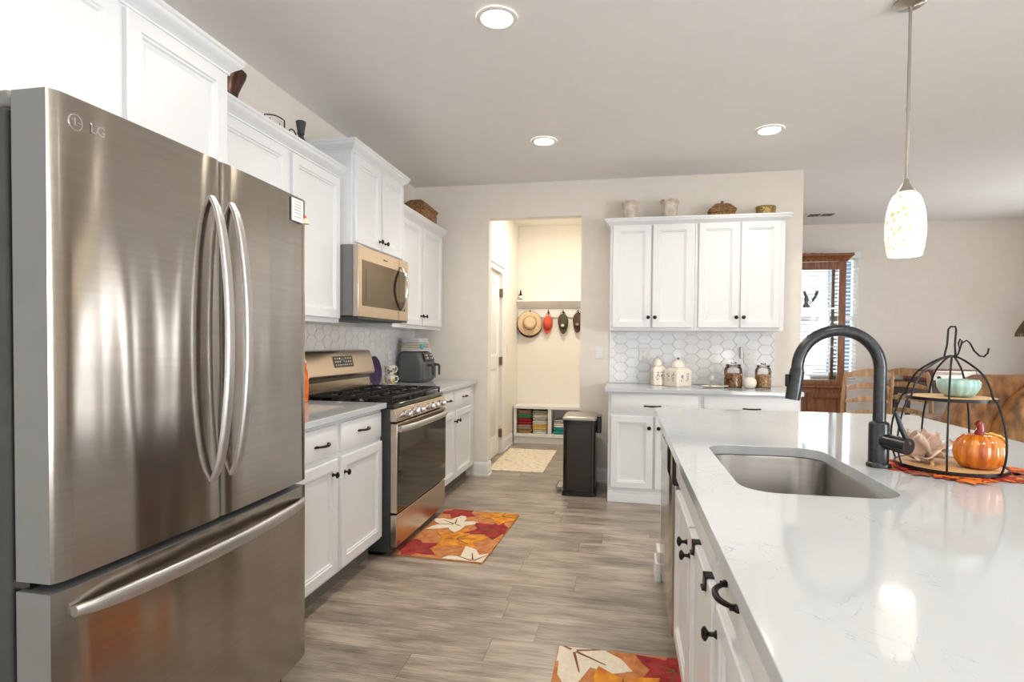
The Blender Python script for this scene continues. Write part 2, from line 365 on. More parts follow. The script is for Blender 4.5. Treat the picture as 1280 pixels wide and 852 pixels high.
# right wall out of the picture, with slits and opening added for fill
mb=MB()
for a,b in((BY,-1.25),(.05,5.64),(5.86,6.64),(6.86,FY+.12)): mb.box(RX,RX+.12,a,b,0,ZC)
mb.box(RX,RX+.12,-1.25,.05,2.2,ZC); 
for a in(5.64,6.64): mb.box(RX,RX+.12,a,a+.22,0,.22); mb.box(RX,RX+.12,a,a+.22,2.25,ZC)
mb.box(RX,RX+.12,-1.25,.05,0,.2)
struct(mb.build('wall_right','wall'))
mb=MB()
for a,b in((-.12,.45),(3.35,4.3),(5.9,RX+.12)): mb.box(a,b,BY-.12,BY,0,ZC)  # unseen rear wall; both openings added to let the fill lights in
mb.box(.45,3.35,BY-.12,BY,2.25,ZC); mb.box(4.3,5.9,BY-.12,BY,2.25,ZC); mb.box(4.3,5.9,BY-.12,BY,0,.25)
struct(mb.build('wall_rear','wall'))
# mudroom
MX, MXR, MY = .62, 1.95, 7.4
D0,D1,DH = 5.46,6.36,2.05      # mudroom door opening along Y
mb=MB(); mb.box(MX-.12,MX,YB+.115,D0,0,2.79); mb.box(MX-.12,MX,D1,MY+.12,0,2.79); mb.box(MX-.12,MX,D0,D1,DH,2.79)
struct(mb.build('wall_mudroom_left','cream'))
struct(MB().box(MX,MXR+.12,MY,MY+.12,0,2.79).build('wall_mudroom_back','cream'))
struct(MB().box(MXR,MXR+.12,YB+.115,MY,0,2.79).build('wall_mudroom_right','cream'))
# baseboards
BP=[(0,0),(.022,0),(.022,.018),(.014,.022),(.014,.108),(.008,.128),(0,.135)]
def baseboard(name,path):
    return struct(extrude_path(MB(),path,BP).build(name,'trim'))
baseboard('baseboard_back_left',[(.605,YB),(DL,YB),(DL,YB+.115)])
baseboard('baseboard_back_right',[(DR,YB+.115),(DR,YB),(1.876,YB)])
baseboard('baseboard_back_end',[(3.335,YB),(WR,YB),(WR,FY),(4.0,FY)][:3])
baseboard('baseboard_mudroom_left',[(MX,D1+.09),(MX,7.04)])
baseboard('baseboard_living_far',[(WR,FY),(RX,FY)])
baseboard('baseboard_right',[(RX,FY),(RX,6.87)])
# mudroom door
dr=bpy.data.objects.new('door_1',None); COL.objects.link(dr); struct(dr)
mb=MB(); fr=.085
for a,b,c,d in((D0-fr,D0,0,DH+fr),(D1,D1+fr,0,DH+fr),(D0,D1,DH,DH+fr)):
    mb.box(MX-.001,MX+.018,a,b,c,d)
mb.box(MX+.018,MX+.03,D0-fr-.012,D1+fr+.012,DH+fr-.025,DH+fr+.012)
mb.build('door_casing','trim',dr,bevel=.004)
mb=MB()
rz=lambda pts:[(MX-.02+ -p[1],p[0],p[2]) for p in pts]
mb.box(MX-.06,MX-.03,D0+.004,D1-.004,.01,DH-.004)
def panelx(y0,y1,z0,z1):
    rings=[[(MX-.03+d,y0+i,z0+i),(MX-.03+d,y1-i,z0+i),(MX-.03+d,y1-i,z1-i),(MX-.03+d,y0+i,z1-i)] for i,d in((0,.0),(0,.012),(.012,.004),(.03,.004),(.045,.011))]
    mb.loft(rings,cap0=False)
W_=(D1-D0)
mb.box(MX-.031,MX-.018,D0+.004,D0+.115,.01,DH-.004); mb.box(MX-.031,MX-.018,D1-.115,D1-.004,.01,DH-.004)
for z in ((.01,.22),(.98,1.12),(DH-.12,DH-.004)): mb.box(MX-.031,MX-.018,D0+.115,D1-.115,*z)
panelx(D0+.115,D1-.115,.22,.98); panelx(D0+.115,D1-.115,1.12,DH-.12)
mb.build('door_leaf','trim',dr,bevel=.002)
for z in (.24,1.06,1.83):
    mb=MB(); mb.box(MX-.02,MX+.019,D1-.03,D1+.006,z-.045,z+.045); mb.tube([(MX+.008,D1-.005,z-.05),(MX+.008,D1-.005,z+.05)],.008)
    mb.build('door_hinge','hinge',dr)
MB().lathe([(.027,-.02),(.027,0),(.012,.004),(.012,.03),(.026,.04),(.03,.055),(.02,.07)],(MX-.018,D0+.06,1.0),24,'X').build('door_knob','bronze',dr)
# the living-room window
wn=bpy.data.objects.new('window_1',None); COL.objects.link(wn); struct(wn)
mb=MB()
for a,b,c,d in((WX0,WX0+.04,WZ0,WZ1),(WX1-.04,WX1,WZ0,WZ1),(WX0+.04,WX1-.04,WZ0,WZ0+.05),(WX0+.04,WX1-.04,WZ1-.05,WZ1)): mb.box(a,b,FY+.03,FY+.09,c,d)
mb.box(WX0+.04,WX1-.04,FY+.035,FY+.085,1.585,1.635)
mb.build('window_frame','trim',wn,bevel=.003)
MB().box(WX0+.03,WX1-.03,FY+.055,FY+.061,WZ0+.03,WZ1-.03).build('window_pane','glass',wn)
mb=MB(); mb.box(WX0-.05,WX1+.05,FY-.035,FY+.03,WZ0-.03,WZ0); mb.box(WX0-.03,WX1+.03,FY-.016,FY,WZ0-.10,WZ0-.03)
mb.build('window_sill','trim',wn,bevel=.004)
bl=thing('window_blind','white horizontal slat blind hanging in the living room window','blind',(0,FY,0))
MB().box(WX0-.01,WX1+.02,-.055,.0,WZ1-.03,WZ1+.045).build('headrail','blind',bl,bevel=.004)
mb=MB(); z=WZ0+.07
while z<WZ1-.05:
    a=math.radians(24); c,s=.023*math.cos(a),.023*math.sin(a)
    mb.loft([[(x,-.028-c,z-s),(x,-.028+c,z+s),(x,-.028+c,z+s+.003),(x,-.028-c,z-s+.003)] for x in(WX0+.012,WX1-.012)]); z+=.046
mb.build('slats','blind',bl)
MB().box(WX0+.012,WX1-.012,-.05,-.006,WZ0+.012,WZ0+.035).build('bottom_rail','blind',bl,bevel=.003)
struct(MB().box(5.35,9,10.2,10.5,-.1,4).build('exterior_siding','siding'))

# backsplash tiles: elongated hexagons laid in columns
def backsplash(name,label,loc,rz,W,z0,z1,seed):
    rnd=random.Random(seed)
    root=thing(name,label,'backsplash',loc,rz)
    MB().box(0,W,-.004,0,z0,z1).build('grout_bed','grout',root)
    hw,hh=.068,.0415; px=.102; mb=MB()
    for i in range(-1,int(W/px)+2):
        for j in range(-1,int((z1-z0)/(2*hh))+2):
            cx=i*px; cz=z0+.02+j*2*hh+(hh if i%2 else 0)
            tx,tz=rnd.uniform(-.010,.010),rnd.uniform(-.012,.012)
            def poly(k): return clip([(cx+k[0]*a,cz+k[1]*b) for a,b in((1,0),(.5,1),(-.5,1),(-1,0),(-.5,-1),(.5,-1))],0.001,W-.001,z0+.001,z1-.001)
            o=poly((hw-.0020,hh-.0013)); t=poly((hw-.0040,hh-.0027))
            if len(o)<3 or len(o)!=len(t): continue
            f=lambda p,d:(p[0],-(.0095+tx*(p[0]-cx)+tz*(p[1]-cz))+d,p[1])
            mb.loft([[ (p[0],-.003,p[1]) for p in o],[f(p,.0010) for p in o],[f(p,0) for p in t]],cap0=False)
    mb.build('tiles','tile',root,sharp=3)
    return root
backsplash('tile_backsplash','white hexagon tile backsplash above the range counter',(.002,1.95,0),PI/2,3.29,.9155,1.38,3)
backsplash('tile_backsplash','glossy white hexagon tile backsplash behind the canisters and jars',(1.866,YB-.002,0),0,1.398,.9155,1.38,5)

# ------------------------------------------------------------------ cabinets
RAISED=[(0,0),(0,.016),(.004,.0195),(.050,.0195),(.054,.0145),(.060,.014),(.066,.008),(.072,.0075),(.078,.0045),(.080,.0045)]
SLAB=[(0,0),(0,.012),(.006,.0145),(.018,.018),(.022,.0195)]
def knob(parent,x,z,y,r=.0155):
    return MB().lathe([(.010,0),(.008,.003),(.0055,.006),(.005,.016),(.010,.019),(r,.023),(r*.97,.027),(r*.6,.031),(.002,.032)],(x,y,z),20,'Y').build('knob','bronze',parent)
def pull(parent,x,z,y,half=.052):
    mb=MB(); pts=[];rs=[]
    for k in range(17):
        t=-1+2*k/16; pts.append((x+t*half,y-.004-.026*(1-abs(t)**2.6),z)); rs.append(.0042+.0022*(1-t*t)+(.003 if abs(t)>.92 else 0))
    mb.tube(pts,rs,10)
    for t in(-1,1):
        mb.tube([(x+t*half,y+.001,z),(x+t*half,y-.014,z)],.0058,10)
        mb.tube([(x+t*half,y-.002,z),(x+t*(half+.012),y-.003,z),(x+t*(half+.017),y-.001,z)],[.006,.0045,.002],8)
    return mb.build('pull','bronze',parent)
CROWN=[(0,0),(.006,0),(.006,.008),(.012,.014),(.020,.022),(.034,.034),(.040,.042),(.040,.048),(.046,.054),(.046,.066),(0,.066)]
def cabinet(name,label,loc,rz,W,D,z0,z1,doors=(),drawers=(),plinth=None,crown=None,open_top=False,group=None,lr=(True,True),rail=False):
    """local frame: x along the run, front towards -y; doors=(x0,x1,z0,z1,(knobx,knobz)) drawers=(x0,x1,z0,z1,pull)"""
    root=thing(name,label,'cabinet',loc,rz,group)
    mb=MB()
    if open_top:
        t=.02; mb.box(0,W,-D,-D+t,z0,z1); mb.box(0,t,-D+t,0,z0,z1); mb.box(W-t,W,-D+t,0,z0,z1); mb.box(t,W-t,-D+t,0,z0,z0+t)
    else: mb.box(0,W,-D,0,z0,z1)
    mb.build('body','cab',root,bevel=.0025)
    for d in doors:
        o=MB().front(d[0],d[1],d[2],d[3],-D-.001,RAISED).build('door','cab',root)
        if d[4]: knob(o,d[4][0],d[4][1],-D-.0205)
    for d in drawers:
        o=MB().front(d[0],d[1],d[2],d[3],-D-.001,SLAB).build('drawer' if d[4] else 'false_front','cab',root)
        if d[4]: pull(o,d[4][0],d[4][1],-D-.0205)
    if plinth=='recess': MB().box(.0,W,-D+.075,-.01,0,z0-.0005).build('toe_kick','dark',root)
    if plinth=='board':
        mb=MB(); mb.box(0,W,-D+.004,-.01,0,z0-.0005); mb.box(0,W,-D-.014,-D+.004,0,.07); mb.box(0,W,-D-.008,-D+.004,.07,z0-.012)
        mb.build('plinth','cab',root,bevel=.003)
    if crown is not None:
        path=[]
        if lr[0]: path+= [(0,0)]
        path+=[(0,-D),(W,-D)]
        if lr[1]: path+=[(W,0)]
        mb=extrude_path(MB(),path,[(o_,z1-.03+z) for o_,z in CROWN])
        mb.box(0,W,-D,0,z1+.0005,z1+.030)
        mb.build('crown_molding','cab',root)
    return root
LR=PI/2
# over-fridge cabinet
cabinet('wall_cabinet','deep white cabinet above the stainless refrigerator',(0,.93,0),LR,1.02,.50,1.83,2.31,
   doors=[(.03,.528,1.845,2.27,None),(.552,.99,1.845,2.27,None)],crown=True)
# tall panel carrying it sits on the refrigerator's far side
cabinet('wall_cabinet','two-door white wall cabinet between refrigerator and microwave',(0,2.02,0),LR,1.165,.305,1.378,2.275,
   doors=[(.10,.605,1.405,2.235,(.58,1.455)),(.65,1.145,1.405,2.235,(.675,1.455))],crown=True,lr=(False,True))
cabinet('wall_cabinet','short raised white cabinet above the microwave',(0,3.19,0),LR,.79,.385,1.852,2.435,
   doors=[(.018,.383,1.868,2.395,(.35,1.925)),(.405,.772,1.868,2.395,(.438,1.925))],crown=True)
cabinet('wall_cabinet','white wall cabinet right of the microwave, above the air fryer',(0,3.99,0),LR,1.155,.305,1.378,2.275,
   doors=[(.14,.585,1.405,2.235,(.555,1.485)),(.612,1.115,1.405,2.235,(.645,1.485))],crown=True,lr=(False,True))
BZ0,BZ1=.115,.8815
cabinet('base_cabinet','white base cabinet between refrigerator and range',(.002,1.95,0),LR,1.165,.605,BZ0,BZ1,
   doors=[(.12,.625,.135,.695,(.572,.625)),(.665,1.145,.135,.695,(.692,.615))],
   drawers=[(.12,.625,.72,.862,(.47,.785)),(.665,1.145,.72,.862,(.90,.80))],plinth='recess')
cabinet('base_cabinet','white base cabinet under the air fryer, right of the range',(.002,4.07,0),LR,1.15,.605,BZ0,BZ1,
   doors=[(.085,.488,.135,.695,(.462,.615)),(.53,1.01,.135,.695,(.556,.615))],
   drawers=[(.085,.45,.72,.862,(.28,.80)),(.485,1.01,.72,.862,(.75,.80))],plinth='recess')
# back wall run
cabinet('wall_cabinet','left half of white wall cabinets over backsplash, below the pale vases',(1.872,YB,0),0,.6895,.315,1.378,2.285,
   doors=[(.022,.336,1.405,2.262,(.318,1.49)),(.350,.668,1.405,2.262,(.372,1.49))],crown=True,lr=(True,False))
cabinet('wall_cabinet','right half of white wall cabinets over backsplash, below the lidded basket',(2.5625,YB,0),0,.6895,.315,1.378,2.285,
   doors=[(.028,.338,1.405,2.262,(.322,1.49)),(.356,.655,1.405,2.262,(.378,1.49))],crown=True,lr=(False,True))
cabinet('base_cabinet','white base cabinet under the flowered canisters',(1.878,YB-.002,0),0,.71,.605,BZ0-.015,BZ1,
   doors=[(.022,.348,.118,.695,(.32,.605)),(.366,.69,.118,.695,(.392,.605))],drawers=[(.022,.69,.72,.865,(.345,.778))],plinth='board')
cabinet('base_cabinet','white base cabinet under the glass jars, mostly behind the island',(2.589,YB-.002,0),0,.72,.605,BZ0-.015,BZ1,
   doors=[(.022,.348,.118,.695,(.32,.605)),(.372,.70,.118,.695,(.396,.605))],drawers=[(.022,.70,.72,.865,(.37,.778))],plinth='board')
def counter(name,label,x0,x1,y0,y1,z0=.882,z1=.914):
    return tag(MB().box(x0,x1,y0,y1,z0,z1).build(name,'quartz',bevel=.004,segs=3),label,'countertop')
counter('countertop','white quartz countertop between refrigerator and range',.001,.645,1.952,3.118)
counter('countertop','white quartz countertop carrying the air fryer',.001,.645,4.068,5.236)
counter('countertop','white quartz countertop on the back wall holding canisters and jars',1.846,3.325,YB-.64,YB-.001)

# ------------------------------------------------------------------ island
IX0,IX1,IY0,IY1 = 2.167,3.46,.28,3.283
SX0,SX1,SY0,SY1 = 2.288,2.655,1.46,2.125
FX=2.222   # island face frame
def island_top():
    bm=bmesh.new()
    for z in(.882,.914):
        o=[bm.verts.new((x,y,z)) for x,y in rrect(IX0,IX1,IY0,IY1,.012,3)]
        i=[bm.verts.new((x,y,z)) for x,y in rrect(SX0,SX1,SY0,SY1,.085,8)]
        es=[bm.edges.new((l[k],l[(k+1)%len(l)])) for l in(o,i) for k in range(len(l))]
        bmesh.ops.triangle_fill(bm,edges=es,use_beauty=True)
        if z<.9: lo,li=o,i
        else:
            for a,b in((lo,o),(li,i)):
                for k in range(len(a)):
                    q=(k+1)%len(a); bm.faces.new((a[k],a[q],b[q],b[k]))
    bmesh.ops.recalc_face_normals(bm,faces=bm.faces)
    me=bpy.data.meshes.new('island_countertop'); bm.to_mesh(me); bm.free(); me.materials.append(M['quartz'])
    o=bpy.data.objects.new('island_countertop',me); COL.objects.link(o)
    d=o.modifiers.new('edges','BEVEL'); d.width=.004; d.segments=3; d.limit_method='ANGLE'; d.angle_limit=math.radians(50)
    for p in me.polygons: p.use_smooth=True
    me.set_sharp_from_angle(angle=math.radians(40))
    return tag(o,'white quartz island countertop with a cut-out for the sink','countertop')
island_top()
IR=-PI/2; DEP=.60
sb=cabinet('base_cabinet','white island sink base cabinet with two black clips on its door',(FX+DEP,2.335,0),IR,1.0,DEP,BZ0-.01,BZ1,
   doors=[(.03,.485,.125,.70,(.455,.64)),(.505,.975,.125,.70,(.535,.625))],drawers=[(.03,.975,.73,.868,None)],open_top=True,plinth='recess')
cabinet('base_cabinet','white island cabinet with one drawer, next to the sink base',(FX+DEP,1.333,0),IR,.49,DEP,BZ0-.01,BZ1,
   doors=[(.025,.465,.125,.70,(.045,.64))],drawers=[(.025,.465,.73,.868,(.215,.80))],plinth='recess')
cabinet('base_cabinet','white island cabinet at the camera end of the island',(FX+DEP,.841,0),IR,.53,DEP,BZ0-.01,BZ1,
   doors=[(.03,.50,.125,.70,(.47,.625))],drawers=[(.03,.50,.73,.868,(.265,.80))],plinth='recess')
# far end panel with its base moulding, and the seating-side knee wall
t=thing('island_end_panel','white end panel of the island beside the dishwasher','panel')
MB().box(2.205,2.84,3.125,3.245,.0,.8815).build('panel','cab',t,bevel=.003)
mb=MB(); mb.box(2.175,2.205,3.11,3.268,0,.10); mb.box(2.185,2.205,3.115,3.26,.10,.16); mb.build('base_molding','trim',t,bevel=.004)
tag(MB().box(2.8225,3.08,.32,3.12,0,.8815).build('island_knee_wall','cab',bevel=.003),'white panel wall under the seating side of the island','panel')
dw=thing('dishwasher','stainless dishwasher with black control strip at the far end of the island','dishwasher',(FX+DEP,3.115,0),IR)
MB().box(.004,.77,-DEP+.01,-.005,.09,.88).build('tub','darkgrey',dw)
mb=MB(); mb.loft([[(x0,y0,z) for x0,y0 in rrect(.006,.768,-DEP-.024,-DEP+.008,.006,3)] for z in(.10,.705)]); mb.build('door','steel',dw)
mb=MB(); mb.loft([[(x0,y0,z) for x0,y0 in rrect(.006,.768,-DEP-.030,-DEP+.008,.006,3)] for z in(.71,.865)]); o=mb.build('control_panel','blackgloss',dw)
for k in range(5): MB().box(.12+k*.075,.165+k*.075,-DEP-.0322,-DEP-.029,.78,.815).build('button','chrome',o)
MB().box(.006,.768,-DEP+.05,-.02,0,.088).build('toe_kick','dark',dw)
# two towel clips over the sink-base door
for Y,l in((1.70,'black over-door hook on the sink base door, the one beside the knobs'),(1.46,'black over-door hook on the sink base door, nearer the bow pull')):
    x=FX-.0215; mb=MB()
    mb.box(x-.004,x+.0205,Y-.019,Y+.019,.7008,.7045); mb.box(x-.004,x-.0008,Y-.019,Y+.019,.668,.7045); mb.box(x-.010,x-.0041,Y-.015,Y+.015,.668,.674)
    tag(mb.build('door_hook','black',bevel=.0008),l,'hook','towel hooks on the island door')
# sink
sk=thing('kitchen_sink','undermount stainless single-bowl sink in the island','sink')
def sring(i,z,r): return [(x,y,z) for x,y in rrect(SX0-.006+i,SX1+.006-i,SY0-.006+i,SY1+.006-i,r,8)]
mb=MB(); mb.loft([sring(-.018,.8805,.10),sring(0,.8805,.088),sring(.004,.874,.085),sring(.010,.74,.082),sring(.018,.705,.078),sring(.04,.687,.06),sring(.09,.680,.03),sring(.16,.676,.01)],cap0=False)
mb.build('bowl','sink',sk,solid=.0015)
MB().lathe([(.045,.681),(.045,.6845),(.034,.6845),(.030,.680),(.006,.680),(.006,.690),(.001,.690)],((SX0+SX1)/2+.02,(SY0+SY1)/2,0),28).build('drain','chrome',sk)
# faucet
fc=thing('kitchen_faucet','dark gunmetal gooseneck pull-down faucet behind the island sink','faucet',(2.735,1.85,.9145))
mb=MB(); mb.lathe([(.032,0),(.032,.008),(.029,.012),(.027,.014),(.027,.125),(.025,.130),(.019,.134)],seg=28); mb.build('base','faucet',fc)
pts=[(0,0,.134),(0,0,.20),(0,0,.25)]; R=.113
for k in range(0,25):
    a=PI*k/24*1.02; pts.append((-R+R*math.cos(a),0,.286+R*math.sin(a)))
MB().tube(pts,.0172,18).build('neck','faucet',fc)
e=Vector(pts[-1])
mb=MB(); hp=[e+Vector((.0005,0,.006)),e+Vector((-.001,0,-.004)),e+Vector((-.008,0,-.055)),e+Vector((-.0125,0,-.088))]
mb.tube([tuple(p) for p in hp],[.0185,.0205,.0215,.0205],18); sp=mb.build('spray_head','faucet',fc)
mb=MB(); mb.box(e.x-.033,e.x-.022,-.008,.008,e.z-.050,e.z-.012); mb.build('spray_button','black',sp,bevel=.003)
d=Vector((.50,-.86,0)).normalized()
hb=MB(); hb.tube([tuple(d*.015+Vector((0,0,.078))),tuple(d*.055+Vector((0,0,.076)))],.022,24); hb.tube([tuple(d*.056+Vector((0,0,.0755))),tuple(d*.09+Vector((0,0,.073)))],.0235,24)
hb.build('valve','nickel',fc) if False else hb.build('valve','faucet',fc)
c=d*.084
MB().tube([tuple(c+Vector((.006,0,.078))),tuple(c+Vector((-.012,.004,.12))),tuple(c+Vector((-.026,.008,.168)))],[.0075,.0068,.0055],12).build('lever','faucet',fc)

# ------------------------------------------------------------------ refrigerator
fg=thing('refrigerator','large stainless french-door refrigerator with bottom freezer','refrigerator',(.03,.965,0),LR)
FW=.952
MB().box(.008,FW-.008,-.70,0,.05,1.752).build('body','darkgrey',fg,bevel=.006)
for a in(.01,FW-.19):
    mb=MB(); mb.box(a,a+.18,-.70,-.42,1.7525,1.79); mb.box(a+.02,a+.15,-.745,-.70,1.757,1.79); mb.build('hinge_cover','grey',fg,bevel=.008)
MB().box(.02,FW-.02,-.73,-.02,0,.085).build('base_grille','blackgloss',fg)
def fdoor(name,x0,x1,z0,z1,bulge,bl_,br_):
    """curved-front door: cross-section in x,y swept in z"""
    yb,yf=-.722,-.818; sec=[(x0,yb)]
    n=22
    for k in range(n+1):
        t=k/n; x=x0+(x1-x0)*t
        y=yf-bulge*(1-(2*((x-0)/FW)-1)**2)
        dl=(x-x0); drr=(x1-x)
        for dd,b in((dl,bl_),(drr,br_)):
            if dd<b: y+= (b-math.sqrt(max(0,b*b-(b-dd)**2)))*.8
        sec.append((x,y))
    sec.append((x1,yb))
    mb=MB(); mb.loft([[(x,y,z) for x,y in sec] for z in(z0,z0+.004,z1-.004,z1)])
    mb.m=[0]*len(mb.m); L_=len(sec)
    for i,f in enumerate(mb.f):
        vs=[mb.v[j] for j in f]
        if len(f)==4 and (all(abs(v[0]-x0)<1e-5 for v in vs) or all(abs(v[0]-x1)<1e-5 for v in vs) or all(abs(v[1]-yb)<1e-5 for v in vs)): mb.m[i]=1
        if len(f)>4: mb.m[i]=1
    return mb.build(name,['steel','grey'],fg,sharp=50)
GAP=.006
dl=fdoor('left_door'[5:],0,.4875-GAP/2,.760,1.78,.012,.012,.006)
d2=fdoor('door',.4875+GAP/2,FW,.760,1.78,.012,.006,.006)
fz=fdoor('freezer_drawer',0,FW,.105,.738,.012,.012,.006)
MB().box(.012,FW-.012,-.742,-.70,.740,.758).build('door_seal','blackgloss',fg)
def bowbar(mb,axis,c,a,b,out,wid,thick,yf):
    """flat curved bar from a to b along axis; c the fixed coordinate"""
    rings=[]; n=26
    for k in range(n+1):
        t=k/n; s=2*t-1; q=a+(b-a)*t; y=yf-out*(1-s*s)**.62-.004
        w=wid*(1-.35*abs(s)**6); h=thick
        sec=[(w*math.cos(u)*(abs(math.cos(u))**-.4 if abs(math.cos(u))>.2 else 1), h*math.sin(u)) for u in [2*PI*m/14 for m in range(14)]]
        if axis=='z': rings.append([(c+p,y+r,q) for p,r in sec])
        else: rings.append([(q,y+r,c+p) for p,r in sec])
    mb.loft(rings)
for dd,cx in((dl,.449),(d2,.530)):
    mb=MB(); bowbar(mb,'z',cx,.872,1.672,.058,.016,.009,-.825); mb.build('handle','handle',dd)
mb=MB(); bowbar(mb,'x',.690,.035,FW-.035,.05,.019,.010,-.823); mb.build('handle','handle',fz)
# emblem and lettering as on the door
mb=MB(); em=(.054,1.728); yy=-.820
ring=lambda r,dz=0:[(em[0]+r*math.cos(a)*.92,em[1]+r*math.sin(a)) for a in[2*PI*k/28 for k in range(28)]]
mb.tube([(p[0],yy,p[1]) for p in ring(.0165)],.0016,6,closed=True)
mb.tube([(em[0]-.001,yy,em[1]+.009),(em[0]-.001,yy,em[1]-.006),(em[0]+.006,yy,em[1]-.006)],.0014,6)
mb.tube([(em[0]+.004,yy,em[1]),(em[0]+.0155,yy,em[1])],.0014,6); mb.tube([(em[0]-.0075,yy,em[1]+.005),(em[0]-.0065,yy,em[1]+.005)],.002,6)
mb.build('emblem','chrome',dl)
text('logo_lettering','LG',.031,(.104,-.8232,1.727),(PI/2,0,.02),'chrome',dl)
nb=thing('magnetic_notepad','small white printed notepad stuck to the refrigerator door','notepad',(.03+.8185,1.84,0),LR)
MB().box(-.033,.036,-.008,-.003,1.690,1.768).build('backing','darkgrey',nb)
MB().box(-.030,.036,-.0125,-.0082,1.690,1.768).build('page','paper',nb)
mb=MB()
for z in(1.758,1.748,1.738,1.728,1.718,1.704): mb.box(-.02,.026,-.0130,-.0126,z,z+.0015)
mb.build('printed_lines','ink',nb)
mg=thing('magnet','pink and white bell-shaped magnet beside the notepad','magnet',(.03+.8185,1.893,0),LR)
MB().lathe([(.004,1.722),(.006,1.718),(.008,1.712)],(0,-.009,0),14).build('cap','fabricred',mg)
MB().lathe([(.008,1.7115),(.011,1.703),(.015,1.692),(.001,1.690)],(0,-.011,0),14).build('bell','petal',mg)

# ------------------------------------------------------------------ range
rg=thing('gas_range','freestanding stainless gas range with black grates','range',(.02,3.126,0),LR)
RW=.925; RD=.64
mb=MB(); mb.box(0,RW,-RD,0,.03,.875); mb.build('body','darkgrey',rg,bevel=.003)
MB().box(.03,RW-.03,-RD+.05,-.03,0,.03).build('feet','blackgloss',rg)
mb=MB(); mb.box(-.0,RW,-RD-.025,-.07,.8755,.905); o=mb.build('cooktop','blackgloss',rg,bevel=.008,segs=3)
# front control panel, sloped
mb=MB(); mb.loft([[(x,-RD-.001,.80),(x,-RD-.045,.80),(x,-RD-.045,.835),(x,-RD-.028,.874),(x,-RD-.001,.874)] for x in(0,RW)]); cp=mb.build('control_panel','steelwarm',rg,bevel=.003)
for k in(.10,.235,.33,.53,.625,.765):
    mb=MB(); mb.lathe([(.024,0),(.024,.006),(.019,.010),(.018,.036),(.015,.040),(.002,.041)],(k+.04,-RD-.043,.834),20,'Y'); mb.box(k+.037,k+.043,-RD-.086,-RD-.07,.818,.850)
    mb.build('knob','chrome',cp)
mb=MB(); mb.box(.004,RW-.004,-RD-.045,-RD-.001,.262,.790); od=mb.build('oven_door','steelwarm',rg,bevel=.004)
MB().box(.035,RW-.035,-RD-.0475,-RD-.0445,.295,.735).build('door_glass','ovenglass',od) if False else MB().box(.008,RW-.008,-RD-.0475,-RD-.0445,.268,.735).build('door_glass','ovenglass',od)
mb=MB(); n=20
rings=[]
for k in range(n+1):
    t=k/n; s=2*t-1; x=.02+(RW-.04)*t; y=-RD-.058-.035*(1-s**4)
    rings.append([(x,y+.010*math.cos(u),.757+.019*math.sin(u)) for u in[2*PI*m/12 for m in range(12)]])
mb.loft(rings)
for x in(.03,RW-.03): mb.box(x-.012,x+.012,-RD-.066,-RD-.044,.745,.769)
mb.build('handle','handle',od)
MB().box(.004,RW-.004,-RD-.043,-RD-.001,.062,.252).build('storage_drawer','steelwarm',rg,bevel=.004)
# grates
M['lcd']=mat('lcd_clock',(.10,.16,.20),.2)
def grate(x0,x1):
    mb=MB(); y0,y1=-RD-.005,-.10; z0,z1=.930,.944
    def bar(a,b,c,d): mb.box(a,b,c,d,z0,z1)
    w=.011
    bar(x0,x1,y0,y0+w); bar(x0,x1,y1-w,y1); bar(x0,x0+w,y0+w,y1-w); bar(x1-w,x1,y0+w,y1-w)
    ym=(y0+y1)/2; bar(x0+w,x1-w,ym-w/2,ym+w/2)
    xm=(x0+x1)/2
    for yc in((y0+ym)/2,(y1+ym)/2):
        bar(x0+w,xm-.03,yc-w/2,yc+w/2); bar(xm+.03,x1-w,yc-w/2,yc+w/2)
    for xc in(x0+(x1-x0)*.3,xm,x0+(x1-x0)*.7):
        bar(xc-w/2,xc+w/2,y0+w,y0+.09); bar(xc-w/2,xc+w/2,y1-.09,y1-w); bar(xc-w/2,xc+w/2,ym-.09,ym-w/2); bar(xc-w/2,xc+w/2,ym+w/2,ym+.09)
    for x in(x0+.006,x1-.006):
        for y in(y0+.006,ym,y1-.006): mb.box(x-.006,x+.006,y-.006,y+.006,.9055,z0)
    return mb.build('grate','iron',rg,bevel=.002)
for a,b in((.02,.312),(.317,.608),(.613,.905)): grate(a,b)
for x in(.166,.4625,.76):
    for y in(-RD+.13,-.24):
        MB().lathe([(.052,.9055),(.05,.912),(.036,.914),(.036,.922),(.034,.926),(.002,.927)],(x,y,0),22).build('burner','iron',rg)
# back guard: black riser and leaning stainless panel with a touch display
MB().box(.01,RW-.01,-.085,-.035,.9055,1.03).build('riser','blackgloss',rg,bevel=.003)
MB().box(.02,RW-.02,-.0885,-.0855,.93,1.005).build('riser_trim','steelwarm',rg)
mb=MB(); mb.loft([[(x,-.02,1.03),(x,-.115,1.03),(x,-.125,1.045),(x,-.09,1.185),(x,-.075,1.205),(x,-.02,1.21)] for x in(0,.012,RW-.012,RW)]); bgd=mb.build('back_guard','steelwarm',rg,bevel=.006)
tl=math.atan2(.035,.14)
def ong(x,u,off): # point on sloped panel
    return (x,-.125+.035*u-off*math.cos(tl),1.045+.14*u+off*-math.sin(tl))
mb=MB(); mb.loft([[ong(x,u,.0005),ong(x,u,.0035)] for x,u in((.33,.34),(.59,.34),(.59,.90),(.33,.90))][:0] or [[ong(.33,.36,o_),ong(.60,.36,o_),ong(.60,.88,o_),ong(.33,.88,o_)] for o_ in(-.002,.0025)])
dsp=mb.build('display','blackgloss',bgd)
mb=MB(); rr=random.Random(4)
for i in range(8):
    for j in range(3):
        if (i,j) in((3,2),(4,2),(3,1)): continue
        x=.35+i*.03; u=.45+j*.15; mb.loft([[ong(x,u,o_),ong(x+.012,u,o_),ong(x+.012,u+.05,o_),ong(x,u+.05,o_)] for o_ in(.0024,.0032)])
